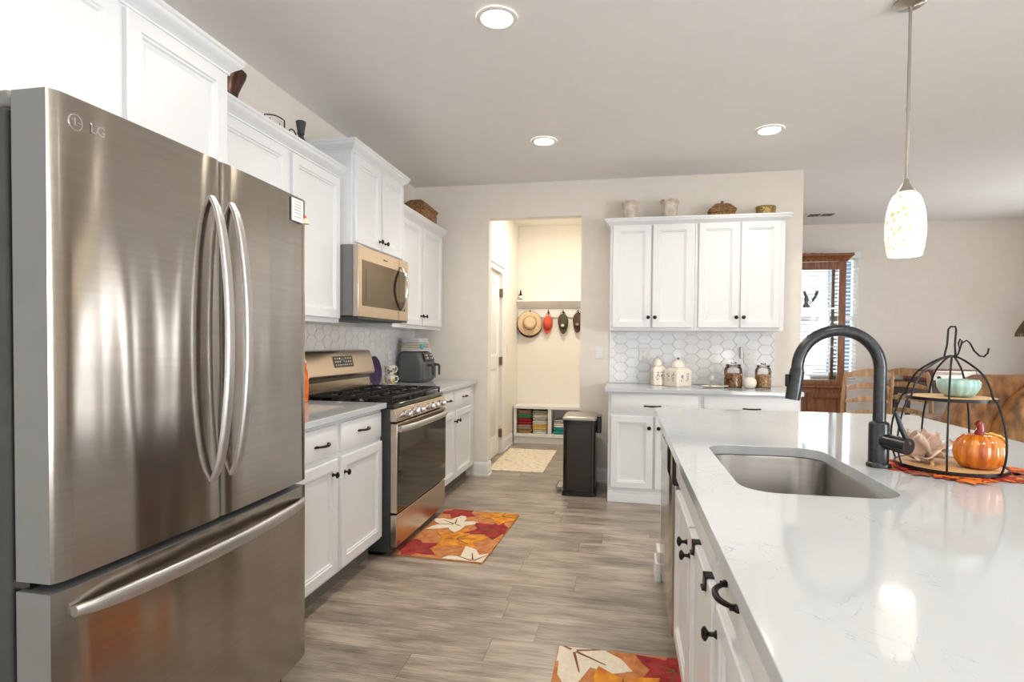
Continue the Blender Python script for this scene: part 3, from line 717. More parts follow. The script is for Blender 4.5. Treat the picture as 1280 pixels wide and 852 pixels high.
mb.build('touch_keys','plastic',dsp)
mb=MB(); mb.loft([[ong(.43,.66,o_),ong(.485,.66,o_),ong(.485,.80,o_),ong(.43,.80,o_)] for o_ in(.0024,.0034)])
mb.build('clock','lcd',dsp)

# ------------------------------------------------------------------ microwave
mw=thing('microwave','stainless over-the-range microwave under the short cabinet','microwave',(.0,3.178,0),LR)
MWW=.80; z0,z1=1.412,1.850
MB().box(.004,MWW-.004,-.395,0,z0+.012,z1).build('body','grey',mw,bevel=.003)
mb=MB(); mb.box(0,MWW,-.435,-.397,z0+.006,z1); fr_=mb.build('door','steelwarm',mw,bevel=.005)
MB().box(.055,.735,-.4372,-.4348,z0+.075,z1-.085).build('door_glass','mwglass',fr_)
MB().box(.10,.50,-.4384,-.4374,z0+.10,z1-.135).build('window_screen','mwglass',fr_)
mb=MB(); mb.box(.622,.624,-.4384,-.4374,z0+.012,z1-.012); mb.build('panel_seam','darkgrey',fr_)
rings=[]
for k in range(21):
    s=2*k/20-1; z=(z0+z1)/2+.012+s*.155; y=-.442-.045*(1-s*s)
    rings.append([(.662+.019*math.cos(u)*(1-.4*abs(s)**3),y+.008*math.sin(u),z) for u in[2*PI*m/12 for m in range(12)]])
MB().loft(rings).build('handle','chrome',fr_)
mb=MB(); mb.lathe([(.008,0),(.008,.0012)],(.372,-.4352,z1-.045),16,'Y',sy=.8); mb.box(.384,.428,-.4364,-.4352,z1-.0485,z1-.0415); mb.build('brand_mark','ink',fr_)
mb=MB(); mb.box(.01,MWW-.01,-.43,-.02,z0-.006,z0+.0055)
for k in range(12): mb.box(.05+k*.06,.085+k*.06,-.40,-.30,z0-.009,z0-.0065)
mb.build('vent_grille','darkgrey',mw)

# ------------------------------------------------------------------ ceiling fixtures
def can(x,y,l,pw=CAN_POWER):
    t=thing('recessed_light',l,'ceiling light',(x,y,ZC),0,'recessed ceiling lights')
    MB().lathe([(.095,-.001),(.093,-.007),(.074,-.009),(.068,-.004)],cap0=False,cap1=False,seg=36).build('trim_ring','trim',t)
    MB().lathe([(.0675,-.0035),(.04,-.003),(.001,-.003)],cap0=False,seg=36).build('lens','lens',t)
    ld=bpy.data.lights.new('can_lamp','SPOT'); ld.energy=pw*6; ld.color=WARM; ld.shadow_soft_size=.06; ld.spot_size=math.radians(155); ld.spot_blend=1
    o=bpy.data.objects.new('can_lamp',ld); COL.objects.link(o); o.parent=t; o.location=(0,0,-.03)
can(1.409,2.573,'recessed ceiling light over the aisle, nearest the refrigerator')
can(1.401,4.186,'recessed ceiling light straight above the trash can and doorway side')
can(2.961,4.233,'recessed ceiling light in front of the back wall cabinets')
can(1.40,.95,'recessed ceiling light above the camera position')
can(3.0,.55,'recessed ceiling light above the camera end of the island')
can(4.6,4.0,'recessed ceiling light above the living area seats')
can(5.2,1.5,'recessed ceiling light right of the island')
vt=thing('ceiling_vent','white slotted air vent in the ceiling beyond the back wall','vent',(4.16,7.05,ZC))
MB().box(-.16,.16,-.09,.09,-.008,-.001).build('vent_frame','trim',vt,bevel=.003)
mb=MB()
for k in range(7): mb.box(-.13,-.01,-.07+k*.02,-.062+k*.02,-.0105,-.0085); 
for k in range(7): mb.box(.01,.13,-.07+k*.02,-.062+k*.02,-.0105,-.0085)
mb.build('vent_slots','dark',vt)
pd=thing('pendant_lamp','pendant lamp with mosaic glass shade hanging over the island','pendant lamp',(3.185,2.765,0))
MB().lathe([(.062,ZC-.001),(.062,ZC-.014),(.05,ZC-.022),(.012,ZC-.026),(.008,ZC-.03)],seg=32).build('canopy','nickel',pd)
mb=MB(); mb.tube([(0,0,ZC-.03),(0,0,1.985)],.0062,12); mb.tube([(0,0,2.28),(0,0,2.30)],.0075,12); mb.build('rod','nickel',pd)
MB().lathe([(.010,1.99),(.013,1.975),(.022,1.955),(.034,1.938),(.036,1.932)],seg=28).build('socket_cap','nickel',pd)
prof=[(.034,1.931),(.050,1.918),(.062,1.890),(.072,1.845),(.0765,1.79),(.0755,1.74),(.070,1.69),(.0625,1.658)]
MB().lathe(prof+[(r-.004,z) for r,z in prof[::-1]],seg=44,cap0=False,cap1=False).build('shade','shade',pd)
MB().lathe([(.004,1.91),(.012,1.90),(.03,1.86),(.034,1.83),(.03,1.80),(.01,1.785),(.001,1.784)],seg=24).build('bulb','bulbglow',pd)
ld=bpy.data.lights.new('pendant_light','POINT'); ld.energy=PENDANT_POWER; ld.color=WARM; ld.shadow_soft_size=.04
o=bpy.data.objects.new('pendant_light',ld); COL.objects.link(o); o.parent=pd; o.location=(0,0,1.70)
ld=bpy.data.lights.new('mudroom_lamp','AREA'); ld.shape='DISK'; ld.size=.3; ld.energy=MUD_POWER; ld.color=(1,.93,.82)
ml=thing('flush_light','round flush ceiling light inside the mudroom','ceiling light',(1.25,6.3,2.79))
MB().lathe([(.15,-.001),(.15,-.02),(.14,-.03)],cap1=False,seg=36).build('ring','nickel',ml)
MB().lathe([(.138,-.028),(.12,-.05),(.07,-.065),(.001,-.07)],seg=36).build('diffuser','lens',ml)
o=bpy.data.objects.new('mudroom_lamp',ld); COL.objects.link(o); o.parent=ml; o.location=(0,0,-.085)

# ------------------------------------------------------------------ things on the island
ZI=.9145
def leaf(cx,cy,s,rot,lobes=5,rnd=None,depth=.45,sx=1.0):
    """lobed autumn-leaf outline"""
    pts=[]; n=lobes*4
    for k in range(n):
        a=-PI*.86+1.72*PI*k/(n-1)
        ph=k%4; r={0:depth,1:.72,2:1.0,3:.70}[ph]
        r*=(.72+.28*math.cos(a*.5)**2)
        if rnd: r*=rnd.uniform(.88,1.1)
        x,y=r*math.cos(a)*s,r*math.sin(a)*s*sx
        pts.append((cx+x*math.cos(rot)-y*math.sin(rot),cy+x*math.sin(rot)+y*math.cos(rot)))
    return pts
def fan(mb,pts,z0,z1,c,mi=0):
    """flat-topped patch with edge walls, fanned from the centre so that concave outlines stay clean"""
    n=len(pts); vs=[(p[0],p[1],z0) for p in pts]+[(p[0],p[1],z1) for p in pts]+[(c[0],c[1],z1)]
    fs=[(k,(k+1)%n,n+(k+1)%n,n+k) for k in range(n)]+[(n+k,n+(k+1)%n,2*n) for k in range(n)]
    mb.add(vs,fs,mi)
for n_,c,c2 in(('leaf_red',(.55,.03,.015),(.30,.015,.01)),('leaf_orange',(.85,.22,.02),(.65,.10,.01)),('leaf_gold',(.85,.45,.08),(.70,.27,.03)),('leaf_brown',(.35,.09,.03),(.22,.05,.02))):
    M[n_]=mat(n_,c,.75,col2=c2,scale=40,bump=.3)
rnd=random.Random(11); mb=MB()
for i in range(95):
    a=rnd.uniform(0,2*PI); q=math.sqrt(rnd.uniform(.15,1)); cx=2.945+.180*q*math.cos(a); cy=1.835+.155*q*math.sin(a)
    pts=leaf(cx,cy,rnd.uniform(.035,.052),rnd.uniform(0,2*PI),5,rnd); z=ZI+.0012*(i%4)
    t1,t2=rnd.uniform(-.05,.05),rnd.uniform(-.05,.05)
    fan(mb,pts,z,z+.001,(cx,cy),rnd.choice((0,0,1,1,2,3)))
for i in range(9):
    cx=3.12+.035*i; cy=1.86-.004*i+rnd.uniform(-.04,.04); fan(mb,leaf(cx,cy,.05,rnd.uniform(0,6),5,rnd),ZI+.0012*(i%4),ZI+.001+.0012*(i%4),(cx,cy),(0,1,2,1,3)[i%5])
tag(mb.build('leaf_placemat',['leaf_red','leaf_orange','leaf_gold','leaf_brown']),'red and orange fabric-leaf placemat under the wire pumpkin stand','placemat')
SXC,SYC=2.925,1.86; ZB=ZI+.0065
st=thing('pumpkin_stand','black wire pumpkin-shaped stand with two wooden tiers','tiered stand',(SXC,SYC,ZB))
MB().lathe([(.126,.0),(.130,.003),(.130,.006),(.126,.008)],seg=48).build('lower_tier','tierwood',st)
MB().lathe([(.1302,.0),(.1345,.0),(.1345,.0085),(.1302,.0085),(.1302,.0)],seg=48,cap0=False,cap1=False).build('lower_rim','black',st)
ZU=.196
MB().lathe([(.103,ZU),(.106,ZU+.003),(.106,ZU+.006),(.103,ZU+.008)],seg=48).build('upper_tier','tierwood',st)
MB().lathe([(.1062,ZU-.001),(.110,ZU-.001),(.110,ZU+.008),(.1062,ZU+.008),(.1062,ZU-.001)],seg=48,cap0=False,cap1=False).build('upper_rim','black',st)
for ph in (-143,-92,-37,72,118,165):
    a=math.radians(-26.4+ph)
    prof=[(.1365,.004),(.146,.035),(.150,.075),(.147,.115),(.138,.155),(.124,ZU),(.113,ZU+.012),(.105,ZU+.04),(.085,ZU+.075),(.055,ZU+.10),(.025,ZU+.118),(.004,ZU+.125)]
    # smooth it
    pts=[]
    for i in range(len(prof)-1):
        for q in range(3):
            t=q/3; p0=prof[max(i-1,0)];p1=prof[i];p2=prof[i+1];p3=prof[min(i+2,len(prof)-1)]
            f=lambda j:.5*(2*p1[j]+(p2[j]-p0[j])*t+(2*p0[j]-5*p1[j]+4*p2[j]-p3[j])*t*t+(3*p1[j]-p0[j]-3*p2[j]+p3[j])*t**3)
            pts.append((f(0)*math.cos(a),f(0)*math.sin(a),f(1)))
    pts.append((prof[-1][0]*math.cos(a),prof[-1][0]*math.sin(a),prof[-1][1]))
    MB().tube(pts,.0028,8).build('rib','black',st)
zt=ZU+.126
dv=Vector((math.cos(-.35),math.sin(-.35),0))
MB().tube([tuple(dv*x+Vector((0,0,z))) for x,z in((-.018,zt-.003),(-.012,zt+.03),(-.010,zt+.075),(-.005,zt+.083),(.006,zt+.083),(.008,zt+.075),(.006,zt+.03),(.008,zt+.0))],.0028,8).build('stem_loop','black',st)
MB().tube([tuple(dv*x+Vector((0,0,z))) for x,z in((.006,zt-.004),(.014,zt+.004),(.020,zt+.03),(.022,zt+.042),(.018,zt+.048),(.014,zt+.036),(.016,zt+.012),(.022,zt+.036),(.032,zt+.044),(.040,zt+.036),(.050,zt+.014),(.062,zt+.0),(.072,zt-.002),(.080,zt+.008),(.082,zt+.022))],.0024,8).build('tendril','black',st)
# ceramic pumpkin
def gourd(mb,prof,ribs,depth,seg=96):
    rings=[]
    for r,z in prof:
        ring=[]
        for j in range(seg):
            a=2*PI*j/seg; q=r*(1-depth*abs(math.cos(a*ribs/2))**6); ring.append((q*math.cos(a),q*math.sin(a),z))
        rings.append(ring)
    return mb.loft(rings)
pk=thing('ceramic_pumpkin','glossy orange ceramic pumpkin with red stem on the lower tier','pumpkin',(SXC+.052,SYC-.042,ZB+.0085))
pk.scale=(.76,.76,.80)
gourd(MB(),[(.012,.004),(.035,.0),(.058,.006),(.074,.025),(.080,.052),(.078,.078),(.068,.100),(.050,.115),(.028,.120),(.012,.116),(.004,.114)],12,.09).build('shell','pumpkin',pk,sharp=80)
mb=MB(); mb.tube([(0,0,.113),(.0,0,.125),(.004,0,.138),(.0,0,.152),(-.008,0,.158)],[.021,.015,.012,.013,.011],14); mb.build('stem','redglaze',pk)
mb=MB(); mb.tube([(.012,-.004,.121),(.035,-.006,.122),(.06,-.006,.114),(.078,-.004,.100),(.086,-.002,.086)],[.005,.011,.013,.010,.003],12,flat=.45); mb.build('leaf','yellowglaze',pk)
# aqua bowl
bw=gourd(MB(),[(.030,.0),(.042,.002),(.058,.014),(.069,.034),(.071,.050),(.066,.060),(.063,.062),(.060,.058),(.064,.046),(.060,.032),(.048,.014),(.02,.009)],14,.05).build('ceramic_bowl','aqua',loc=(SXC+.012,SYC-.012,ZB+ZU+.0085),sharp=80); bw.scale=(.74,.74,.80)
tag(bw,'pale aqua scalloped ceramic bowl on the upper tier of the stand','bowl')
# fabric magnolia
fl=thing('fabric_flower','dusty pink fabric flower lying on the lower tier','artificial flower',(SXC-.060,SYC+.018,ZB+.0085))
rnd=random.Random(5)
def petal(mb,az,el,Ln,wd,c0,curl):
    rows=[]; d=Vector((math.cos(az)*math.cos(el),math.sin(az)*math.cos(el),math.sin(el))); sd=Vector((-math.sin(az),math.cos(az),0)); nn=sd.cross(d)
    for i in range(9):
        t=i/8; w=wd*(math.sin(PI*min(1,t*.92+.06))**.7); row=[]
        for j in range(7):
            s=2*j/6-1; p=Vector(c0)+d*(Ln*t)+sd*(w*s)+nn*(curl*Ln*t*t*-.5+ .35*w*(s*s)+.006*math.sin(7*t+3*s+az*5))
            row.append(tuple(p))
        rows.append(row)
    o=len(mb.v); vs=[p for r in rows for p in r]
    fs=[(i*7+j,i*7+j+1,(i+1)*7+j+1,(i+1)*7+j) for i in range(8) for j in range(6)]
    mb.add(vs,fs)
for k in range(13):
    mb=MB(); lay=k//5
    az=k*2.4+rnd.uniform(-.2,.2); el=(.30,.72,1.15)[lay]+rnd.uniform(-.1,.1)
    petal(mb,az,el,(.072,.086,.088)[lay]*rnd.uniform(.9,1.05),.027,(0,0,.012),rnd.uniform(.1,.6))
    for i,v in enumerate(mb.v): mb.v[i]=(v[0],v[1],max(v[2],.004))
    mb.build('petal','petal',fl,solid=.0012,sharp=180)
MB().lathe([(.004,.012),(.012,.018),(.013,.030),(.008,.038),(.001,.040)],seg=14).build('flower_center','brownfab',fl)
MB().tube([(-.0,-.006,.012),(.004,-.035,.010),(-.004,-.062,.006),(-.016,-.084,.005)],.005,8).build('flower_stem','tierwood',fl)
mb=MB(); mb.lathe([(.13,0),(.132,.001),(.13,.002)],seg=60)
tag(mb.build('lace_doily','doily',loc=(3.07,2.33,ZI)),'pale blue flat lace doily on the island behind the stand','doily')

# ------------------------------------------------------------------ things on the counters
ZK=.9145
# canisters with painted flowers
for n_,c in(('paint_green',(.08,.22,.12)),('paint_rose',(.55,.12,.16)),('paint_blue',(.10,.25,.45)),('paint_yellow',(.80,.60,.10)),('paint_purple',(.30,.10,.40))): M[n_]=mat(n_,c,.3)
def canister(label,x,y,rz,w,h,lid,knobcol,seed):
    t=thing('canister',label,'canister',(x,y,ZK),rz,'flowered canisters on the back counter')
    a=w/2
    mb=MB(); mb.loft([[(px,py,z) for px,py in rrect(-a+i,a-i,-a+i,a-i,.016-i*.5,4)] for i,z in((.004,0),(0,.004),(0,h*.82),(.006,h*.90),(a*.42,h)) ]); mb.build('jar','ceramic',t)
    mb=MB(); mb.lathe([(a*.66,h+.0005),(a*.70,h+.006),(a*.66,h+.014),(a*.66,h+.02),(a*.62,h+lid*.42),(a*.48,h+lid*.62),(a*.25,h+lid*.76),(.010,h+lid*.80)],seg=32); l=mb.build('lid','ceramic',t)
    MB().lathe([(.007,h+lid*.79),(.008,h+lid*.86),(.013,h+lid*.92),(.011,h+lid),(.002,h+lid*1.03)],seg=18).build('lid_knob',knobcol,l)
    rr=random.Random(seed)
    for side in(0,1):
        mb=MB()
        def put(u,z,r,mi):
            n=8; ring=[[(u+r*math.cos(q*2*PI/n)*f,z+r*math.sin(q*2*PI/n)*f) for q in range(n)] for f in(1,.6)]
            f3=(lambda p,d:(p[0],-a-d,p[1])) if side==0 else (lambda p,d:(-a-d,p[0],p[1]))
            if side==2: f3=lambda p,d:(a+d,p[0],p[1])
            mb.loft([[f3(p,.0003) for p in ring[0]],[f3(p,.0012) for p in ring[1]]],cap0=False,mi=mi)
        for s_ in(-1,1):
            u0=s_*a*.32*(1 if w>.11 else .5)
            for q in range(7): put(u0+rr.uniform(-.014,.014),h*.30+q*h*.035,rr.uniform(.003,.0055),0)
            for q in range(5): put(u0+rr.uniform(-.014,.014),h*.52+rr.uniform(0,h*.18),rr.uniform(.004,.007),rr.choice((1,2,4,1)))
            put(u0+.006,h*.33,.005,3)
        mb.build('painted_flowers',['paint_green','paint_rose','paint_blue','paint_yellow','paint_purple'],t)
    return t
canister('tall cream flowered canister with domed lid, farther left','x' and 2.287,5.075,math.radians(18),.115,.165,.105,'ceramic',3) if False else canister('cream flowered canister with tall domed lid, rear of the pair',2.287,5.085,math.radians(14),.112,.165,.088,'ceramic',3)
canister('broad cream flowered canister with green-knobbed lid, front of the pair',2.445,5.00,math.radians(38),.165,.155,.085,'paint_green',8)
# spoon rest
sr=thing('spoon_rest','cream ceramic spoon rest lying between canisters and glass jars','spoon rest',(2.72,4.93,ZK))
MB().lathe([(.05,0),(.07,.004),(.085,.013),(.083,.015),(.065,.007),(.001,.004)],seg=36,sx=1.05,sy=.75).build('dish','ceramic',sr)
MB().tube([(.07,0,.012),(.10,.0,.014),(.115,0,.014)],[.016,.012,.014],12,flat=.35).build('rest_handle','ceramic',sr)
MB().lathe([(.012,.0085),(.010,.014),(.005,.018),(.001,.019)],(-.03,-.02,0),16).build('ladybug_ornament','bandblack',sr)
def jar(label,x,y,r,h,fill,fh):
    t=thing('glass_jar',label,'jar',(x,y,ZK),0,'glass jars on the back counter')
    MB().lathe([(r*.9,0),(r,.006),(r,h*.72),(r*.92,h*.80),(r*.78,h*.84),(r*.78,h*.88)],seg=36,cap1=False).build('glass_body','jarglass',t)
    MB().lathe([(r*.93,.009),(r*.965,.012),(r*.965,fh),(r*.7,fh+.006),(.002,fh+.003)],seg=30).build('contents',fill,t)
    MB().lathe([(r*.80,h*.885),(r*.84,h*.90),(r*.80,h*.93),(r*.35,h*.945),(r*.20,h*.955),(r*.34,h*.985),(r*.28,h*1.02),(.002,h*1.03)],seg=30).build('jar_lid','jarglass',t)
    MB().lathe([(r*.865,h*.872),(r*.88,h*.877),(r*.865,h*.882)],seg=30,cap0=False,cap1=False).build('seal_ring','nickel',t)
jar('glass jar of dark brown snack mix beside the spoon rest',2.885,4.98,.072,.205,'seed',.112)
jar('glass jar of golden cereal at the right end of the backsplash',3.12,5.0,.062,.20,'seed2',.105)
bd=thing('ceramic_pot','round white ceramic ball pot between the two glass jars','pot',(3.003,4.92,ZK))
MB().lathe([(.025,0),(.038,.008),(.049,.028),(.052,.048),(.047,.070),(.033,.086),(.030,.088),(.026,.084),(.001,.080)],seg=36).build('pot_body','ceramic',bd)
# outlets and switch
def outlet(label,loc,rz,kind='outlet'):
    t=thing('wall_outlet' if kind=='outlet' else 'light_switch',label,'outlet' if kind=='outlet' else 'switch',loc,rz)
    MB().box(-.037,.037,-.006,0,-.06,.06).build('cover_plate','plastic',t,bevel=.003)
    if kind=='outlet':
        for z in(-.024,.024):
            mb=MB(); mb.prism(rrect(-.017,.017,z-.015,z+.015,.008,3),-.0085,-.0055,axis='Y'); so=mb.build('socket','plastic',t)
            for x,h in((-.007,.005),(.007,.004)): MB().box(x-.0012,x+.0012,-.0091,-.0084,z-h+.003,z+h+.003).build('slot','ink',so)
            MB().lathe([(.0025,.0086),(.002,.0092)],(0,0,z-.009),10,'Y').build('slot','ink',so)
    else:
        mb=MB(); mb.loft([[(x,-.0065,-.033),(x,-.012,-.033),(x,-.0085,.033),(x,-.0065,.033)] for x in(-.016,.016)]); mb.build('rocker','plastic',t,bevel=.001)
    return t
outlet('white outlet on the backsplash left of the canisters',(2.165,YB-.0132,1.175),0)
outlet('white outlet on the backsplash above the glass jars',(3.048,YB-.0132,1.165),0)
outlet('white outlet on the backsplash between range and air fryer',(.0132,4.62,1.13),LR)
outlet('white rocker light switch on the wall beside the doorway',(1.775,YB,1.19),0,'switch')
outlet('white light switch on the mudroom wall beside the door',(MX,6.72,1.19),LR,'switch')
pg=thing('plug_adapter','small white plug-in adapter beside the outlet above the jars','adapter',(3.0,YB-.0132,1.20))
MB().box(-.022,.0,-.035,-.001,-.05,.05).build('housing','plastic',pg,bevel=.006); MB().box(-.0225,-.0205,-.02,-.012,-.035,.035).build('indicator','grey',pg)
# air fryer
M['fryer']=mat('charcoal_fryer_plastic',(.11,.112,.115),.42,.2)
af=thing('air_fryer','charcoal two-basket air fryer on the counter corner','air fryer',(.045,4.71,ZK),LR)
AW,AD,AH=.335,.245,.272
mb=MB(); mb.loft([[(x,y,z) for x,y in rrect(i,AW-i,-AD+i*.8+f,-i,.045,5)] for i,z,f in((.012,.008,0),(.0,.03,0),(.0,.15,0),(.0,.175,.0),(.003,.19,.012),(.010,AH-.015,.03),(.03,AH,.04))]); mb.build('housing','fryer',af,sharp=50)
MB().loft([[(x,y,z) for x,y in rrect(.02,AW-.02,-AD+.02,-.02,.04,4)] for z in(0,.0075)]).build('foot_base','blackgloss',af)
mb=MB(); mb.loft([[(x,-AD+.004+.029*t-.002-o_*.006,.188+.066*t) for x,t in((.05,0),(AW-.05,0),(AW-.055,1),(.055,1))] for o_ in(0,1)]); cpn=mb.build('control_panel','blackgloss',af)
for i in range(2):
    for j in range(2):
        for q in range(2):
            x=.075+i*.115+q*.045; t=.25+j*.4
            mb=MB(); mb.loft([[(x+dx,-AD+.0+.029*(t+dt)-.0045-o_*.002,.188+.066*(t+dt)) for dx,dt in((0,0),(.026,0),(.026,.2),(0,.2))] for o_ in(0,1)]); mb.build('button','plastic' if q else 'nickel',cpn)
for x0 in(.014,.173):
    mb=MB(); mb.loft([[(x,y,z) for x,y in rrect(x0+.003,x0+.145,-AD-.012,-AD+.03,.02,4)] for z in(.03,.165)]); bk=mb.build('basket','fryer',af,bevel=.003)
    xc=x0+.074; mb=MB()
    mb.tube([(xc,-AD-.010,.150),(xc,-AD-.05,.152),(xc,-AD-.062,.145),(xc,-AD-.062,.06)],[.014,.014,.014,.012],12,flat=.8); mb.build('basket_handle','darkgrey',bk)
# linens stacked on the air fryer
for i,(l,m_,z,h,dx) in enumerate((('cream folded towel directly on the air fryer','whitecloth',0,.03,.0),('olive-edged folded towel in the middle of the air fryer stack','oat',.0305,.045,.01),('lavender-white folded towel topping the air fryer stack','lav',.076,.04,.02))):
    if m_ not in M: M[m_]=mat(m_,{'oat':(.62,.58,.45),'lav':(.72,.70,.78)}[m_],.9,bump=.4,col2={'oat':(.30,.28,.17),'lav':(.60,.57,.66)}[m_],scale=9)
    mb=MB()
    for q in range(2): mb.loft([[(x,y,z_) for x,y in rrect(.02+dx,AW-.03-dx*.5,-AD+.03+dx+q*.004,-.02,.03,4)] for z_ in(z+q*h/2+.0005,z+(q+1)*h/2-.002)])
    tag(mb.build('folded_towel',m_,bevel=.006,loc=(.045,4.71,ZK+AH+.0005),rot=(0,0,LR)),l,'towel','folded towels on the air fryer')
cl=thing('toy_bird','small turquoise rubber bird hanging at the towels on the air fryer','toy',(.045+AD-.03+.012,4.735,ZK+AH+.042))
MB().lathe([(.002,-.022),(.016,-.016),(.021,0),(.017,.014),(.010,.022),(.001,.025)],seg=20).build('toy_body','blueglass',cl)
MB().tube([(.014,-.010,.006),(.026,-.018,.004)],[.005,.001],8).build('beak','bandblack',cl)
# mugs
def mug(label,z,rz):
    t=thing('coffee_mug',label,'mug',(.10,4.43,z),rz,'stacked floral mugs')
    MB().lathe([(.030,0),(.034,.003),(.041,.05),(.046,.078),(.044,.079),(.039,.05),(.030,.006),(.001,.005)],seg=32).build('cup','mug',t)
    mb=MB(); mb.tube([(.040,0,.066),(.062,0,.068),(.070,0,.048),(.060,0,.026),(.036,0,.020)],.0052,10); mb.build('mug_handle','mug',t)
    rr=random.Random(int(z*1000)); mb=MB()
    for i in range(44):
        a=rr.uniform(0,2*PI); zz=rr.uniform(.012,.066); r=.034+(zz-.003)*.16+.0003; s_=rr.uniform(.006,.012)
        if math.cos(a)>.93: continue
        ring=lambda f,o_:[((r+o_)*math.cos(a+f*s_/r*math.cos(q)),(r+o_)*math.sin(a+f*s_/r*math.cos(q)),zz+f*s_*math.sin(q)) for q in[PI/4*w for w in range(8)]]
        mb.loft([ring(1,0.0004),ring(.7,.0012)],cap0=False,mi=rr.choice((0,0,0,1,2)))
    mb.build('painted_petals',['paint_yellow','paint_purple','paint_green'],t)
mug('yellow and purple floral mug standing on the counter, lower of two',ZK,.55)
mug('yellow and purple floral mug stacked on the other mug',ZK+.0795,.9)
pl=MB().lathe([(.002,.0),(.06,.0),(.085,.006),(.118,.016),(.120,.020),(.084,.011),(.058,.005),(.002,.005)],seg=48).build('purple_plate','purple',loc=(.055,4.205,ZK+.1205),rot=(0,PI/2-.10,0))
tag(pl,'deep purple glass plate leaning upright behind the range','plate')
mb=MB(); mb.lathe([(.026,0),(.030,.004),(.034,.10),(.030,.17),(.022,.19)],seg=20)
rc=thing('spice_bottle','orange-red bottle on the counter, half hidden behind the refrigerator','bottle',(.16,3.03,ZK))
mb.build('bottle_body','leaf_orange',rc); MB().lathe([(.020,.1905),(.020,.225),(.002,.228)],seg=18).build('cap','fabricred',rc)

# ------------------------------------------------------------------ trash can
tc=thing('trash_can','tall black step trash can standing beside the mudroom doorway','trash can',(1.64,4.93,0))
M['binblack']=mat('speckled_black_steel',(.09,.08,.07),.2,.75,col2=(.008,.007,.006),scale=260)
M['bingrey']=mat('taupe_lid',(.42,.37,.31),.3,.4)
def trr(i,dy=0): return rrect(-.135+i,.135-i,-.20+i,.20-i,.035,5)
MB().loft([[(x,y,z) for x,y in trr(-.008 if z<.04 else .003)] for z in(0,.034,.036)]).build('base_ring','blackgloss',tc)
MB().loft([[(x,y,z) for x,y in trr(i)] for z,i in((.0365,.002),(.30,.0),(.595,.0))]).build('body','binblack',tc)
MB().loft([[(x,y,z) for x,y in trr(i)] for z,i in((.5955,-.004),(.632,-.004))]).build('rim','blackgloss',tc)
MB().loft([[(x,y,z) for x,y in trr(i)] for z,i in((.6325,-.006),(.648,-.006),(.656,.004),(.660,.03))]).build('lid','bingrey',tc)
MB().box(.1365,.178,-.10,.10,.515,.655).build('hinge_box','blackgloss',tc,bevel=.008)
MB().box(-.10,.10,-.2045,-.2005,.06,.57).build('front_inset','binblack',tc,bevel=.0015)
mb=MB(); mb.box(-.20,-.144,-.085,.085,.03,.045); mb.box(-.205,-.195,-.085,.085,.026,.06); mb.build('pedal','nickel',tc,bevel=.003)

# ------------------------------------------------------------------ rugs
M['rugbase']=mat('terracotta_rug_pile',(.66,.28,.10),.95,col2=(.48,.16,.05),scale=22,bump=.8,bscale=300)
M['rugwhite']=mat('ivory_rug_pile',(.86,.79,.66),.95,col2=(.80,.70,.55),scale=60,bump=.8,bscale=300)
M['rugred']=mat('crimson_rug_pile',(.46,.04,.035),.95,col2=(.24,.012,.02),scale=16,bump=.8,bscale=300)
M['rugorange']=mat('amber_rug_pile',(.86,.38,.03),.95,col2=(.58,.17,.02),scale=16,bump=.8,bscale=300)
M['rugbrown']=mat('brown_rug_vein',(.25,.09,.03),.95,bump=.8,bscale=300)
def leafrug(label,x,y,rz,w,l,leaves):
    rr=random.Random(9); mb=MB(); mb.loft([[(a,b,z) for a,b in rrect(-w/2,w/2,-l/2,l/2,.01,3)] for z in(.001,.009)],mi=0)
    for li_,(cx,cy,s_,rot,mi) in enumerate(leaves):
        zo=li_*.0004
        p=leaf(cx,cy,s_*1.15,rot,5,rr,.46 if mi==1 else .56); q=clip(p,-w/2+.004,w/2-.004,-l/2+.004,l/2-.004)
        if len(q)<3: continue
        c=(min(max(cx,-w/2+.02),w/2-.02),min(max(cy,-l/2+.02),l/2-.02))
        fan(mb,q,.0085,.0112+zo,c,mi)
        for v in(-.8,0,.8,PI):
            L_=s_*(.62 if v!=PI else .3); e1=(cx+.05*s_*math.cos(rot+v),cy+.05*s_*math.sin(rot+v)); e2=(cx+L_*math.cos(rot+v),cy+L_*math.sin(rot+v))
            nx,ny=-math.sin(rot+v)*.006,math.cos(rot+v)*.006
            r_=clip([(e1[0]+nx,e1[1]+ny),(e1[0]-nx,e1[1]-ny),(e2[0]-nx*.4,e2[1]-ny*.4),(e2[0]+nx*.4,e2[1]+ny*.4)],-w/2+.005,w/2-.005,-l/2+.005,l/2-.005)
            if len(r_)>2: mb.loft([[(a,b,z) for a,b in r_] for z in(.0110+zo,.0120+zo)],mi=4)
    o=mb.build('leaf_rug',['rugbase','rugwhite','rugred','rugorange','rugbrown'],loc=(x,y,0),rot=(0,0,rz))
    return tag(o,label,'rug','autumn leaf rugs')
